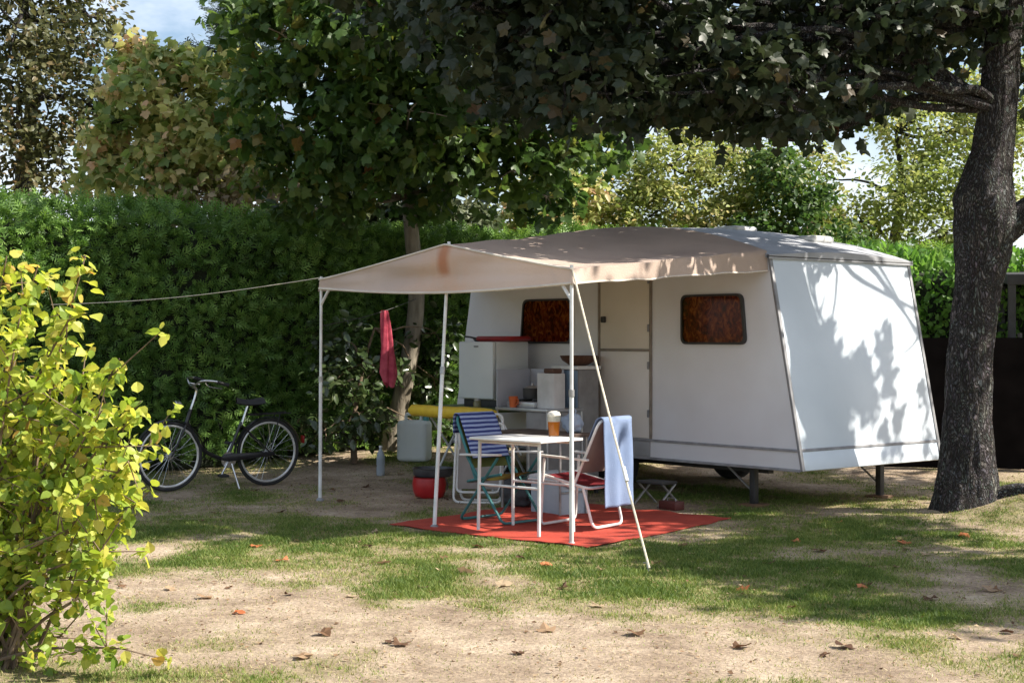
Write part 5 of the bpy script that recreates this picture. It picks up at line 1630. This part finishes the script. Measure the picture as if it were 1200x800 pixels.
# ------------------------------------------------------------------ grass
def make_grass():
    N0 = 3200000
    y = np.sqrt(R.uniform(5.9 ** 2, 19.0 ** 2, N0))
    x = R.uniform(-1, 1, N0) * y * .40
    keep = R.rand(N0) < np.clip(1.25 - y / 15.0, .22, 1.0)
    g = grass_mask(x, y)
    cl = fbm(x * 4.5 + 9, y * 4.5, 3)
    pr = np.clip((g - .12) * 1.3, 0, 1) ** 1.1 * np.clip((cl - .28) * 3.2, .10, 1.0) + .05
    keep &= R.rand(N0) < pr
    keep &= ~in_poly(x, y, MAT_POLY, .01)
    keep &= ~((np.hypot(x - 3.93, y - 13.2)) < .33)
    x, y, g = x[keep], y[keep], g[keep]
    n = len(x)
    z = gz(x, y) - .004
    h = R.uniform(.010, .030, n) * (.6 + .7 * g)
    w = R.uniform(.0018, .0036, n) * (1 + y * .05)
    a = R.rand(n) * 2 * np.pi
    lean = R.normal(0, .55, (n, 2)) * h[:, None]
    p = np.stack([x, y, z], -1)
    dx = np.stack([np.cos(a) * w, np.sin(a) * w, 0 * w], -1)
    tip = p + np.stack([lean[:, 0], lean[:, 1], h], -1)
    midp = p + np.stack([lean[:, 0] * .35, lean[:, 1] * .35, h * .6], -1)
    V = np.stack([p - dx, p + dx, tip], 1).reshape(-1, 3)
    i = np.arange(n) * 3
    F = np.stack([i, i + 1, i + 2], -1)
    me = bpy.data.meshes.new('grass')
    me.vertices.add(len(V)); me.vertices.foreach_set('co', V.astype(np.float32).ravel())
    me.loops.add(F.size); me.loops.foreach_set('vertex_index', F.astype(np.int32).ravel())
    me.polygons.add(len(F)); me.polygons.foreach_set('loop_start', np.arange(0, F.size, 3, dtype=np.int32))
    me.update(calc_edges=True)
    at_ = me.attributes.new('rnd', 'FLOAT', 'FACE')
    rnd = np.clip(R.rand(n) * .55 + .5 * fbm(x * 2.1, y * 2.1, 3) + (.55 - g) * .5, 0, 1)
    at_.data.foreach_set('value', rnd.astype(np.float32))
    gm = leaf_mat('grass_blade', [(0, (.06, .11, .022)), (.35, (.12, .18, .038)), (.6, (.22, .27, .07)), (.82, (.40, .36, .16)), (1, (.54, .46, .28))], .3, .55, gloss=.25)
    o = link_mesh('grass', me, gm, None, smooth=False)
    tag(o, 'short patchy grass growing through the bare soil', 'grass', kind='stuff')
    return n
print('blades', make_grass())

# ------------------------------------------------------------------ fallen leaves
def fallen_leaves():
    looks = [('dark brown curled', leaf_mat('fallen_leaf_brown', [(0, (.08, .042, .025)), (1, (.19, .11, .06))], .2, .7, source='obj', gloss=.2)),
             ('pale tan dry', leaf_mat('fallen_leaf_tan', [(0, (.30, .20, .12)), (1, (.44, .34, .22))], .2, .7, source='obj', gloss=.2)),
             ('orange red', leaf_mat('fallen_leaf_orange', [(0, (.40, .13, .05)), (1, (.52, .20, .09))], .2, .7, source='obj', gloss=.2))]
    fmr = leaf_mat('litter_brown', [(0, (.08, .045, .025)), (.5, (.24, .15, .085)), (1, (.42, .32, .20))], .2, .7, gloss=.2)
    meshes = []
    for k in range(5):
        tv = LEAF_MAPLE[0].copy()
        tv[:, 1] -= .4
        c1, c2 = R.uniform(.2, .7), R.uniform(-.3, .5)
        tv[:, 2] = c1 * tv[:, 0] ** 2 + c2 * tv[:, 1] ** 2 + .08 * np.sin(tv[:, 0] * 7 + k)
        tv[:, 2] -= tv[:, 2].min() - .02
        trio = []
        for _, fm in looks:
            me = bpy.data.meshes.new('fallen_leaf')
            me.from_pydata([tuple(v) for v in tv], [], LEAF_MAPLE[1])
            me.materials.append(fm)
            trio.append(me)
        meshes.append(trio)
    spots = [(705, 668), (412, 700), (640, 740), (1130, 628), (932, 635), (470, 757), (355, 773), (300, 640), (330, 655), (520, 655), (545, 672), (495, 690), (560, 640), (590, 688), (640, 664), (1015, 685), (960, 645), (870, 690), (700, 712),
             (745, 745), (870, 760), (990, 760), (1090, 700), (1160, 690), (1180, 740), (800, 640), (770, 660), (1060, 635), (900, 660), (610, 655), (660, 690), (240, 700), (200, 690), (280, 720), (380, 745), (450, 660), (430, 640), (250, 600), (330, 600), (400, 590), (300, 575), (430, 570), (470, 560)]
    P = []
    for px, py in spots:
        d = CAM_Z * F_PX / (py - 395)
        P.append((at(px, 0, d)[0], d, R.uniform(.055, .10)))
    while len(P) < 90:
        d = R.uniform(6.8, 15.5); x = R.uniform(-.34, .33) * d
        if bool(in_poly(np.array(x), np.array(d), MAT_POLY, .1)): continue
        P.append((x, d, R.uniform(.035, .07)))
    for i, (x, y, s) in enumerate(P):
        c_ = 2 if i in (3, 4) else int(R.choice(3, p=[.55, .37, .08]))
        o = bpy.data.objects.new('fallen_leaf', meshes[i % 5][c_])
        COL.objects.link(o)
        o.location = (x, y, G(x, y) + .004)
        o.rotation_euler = (R.normal(0, .2), R.normal(0, .2), R.uniform(0, 6.28))
        o.scale = (s, s, s)
        g_ = float(grass_mask(x, y))
        where = 'in the grass right of the red mat' if (x > .9 and g_ > .35) else 'on the shaded ground by the hedge' if y > 12.2 else 'among thin grass before the awning' if g_ > .35 else 'on the bare sunny soil'
        tag(o, looks[c_][0] + ' fallen maple leaf ' + where, 'leaf', looks[c_][0] + ' leaves ' + where)
    n = 5200
    d = np.sqrt(R.uniform(6.4 ** 2, 17 ** 2, n)); x = R.uniform(-.36, .36, n) * d
    k = ~in_poly(x, d, MAT_POLY, .05)
    x, d = x[k], d[k]; n = len(x)
    pos = np.stack([x, d, gz(x, d) + .008], -1)
    B = leaf_mats(n, np.zeros((n, 3)), 1.0, 0, .25, 0)
    o = leaf_mesh('leaf_litter', pos, B, R.uniform(.010, .036, n), R.rand(n), LEAF_KITE, fmr, None)
    tag(o, 'small bits of dry leaf litter strewn over the soil', 'litter', kind='stuff')
fallen_leaves()
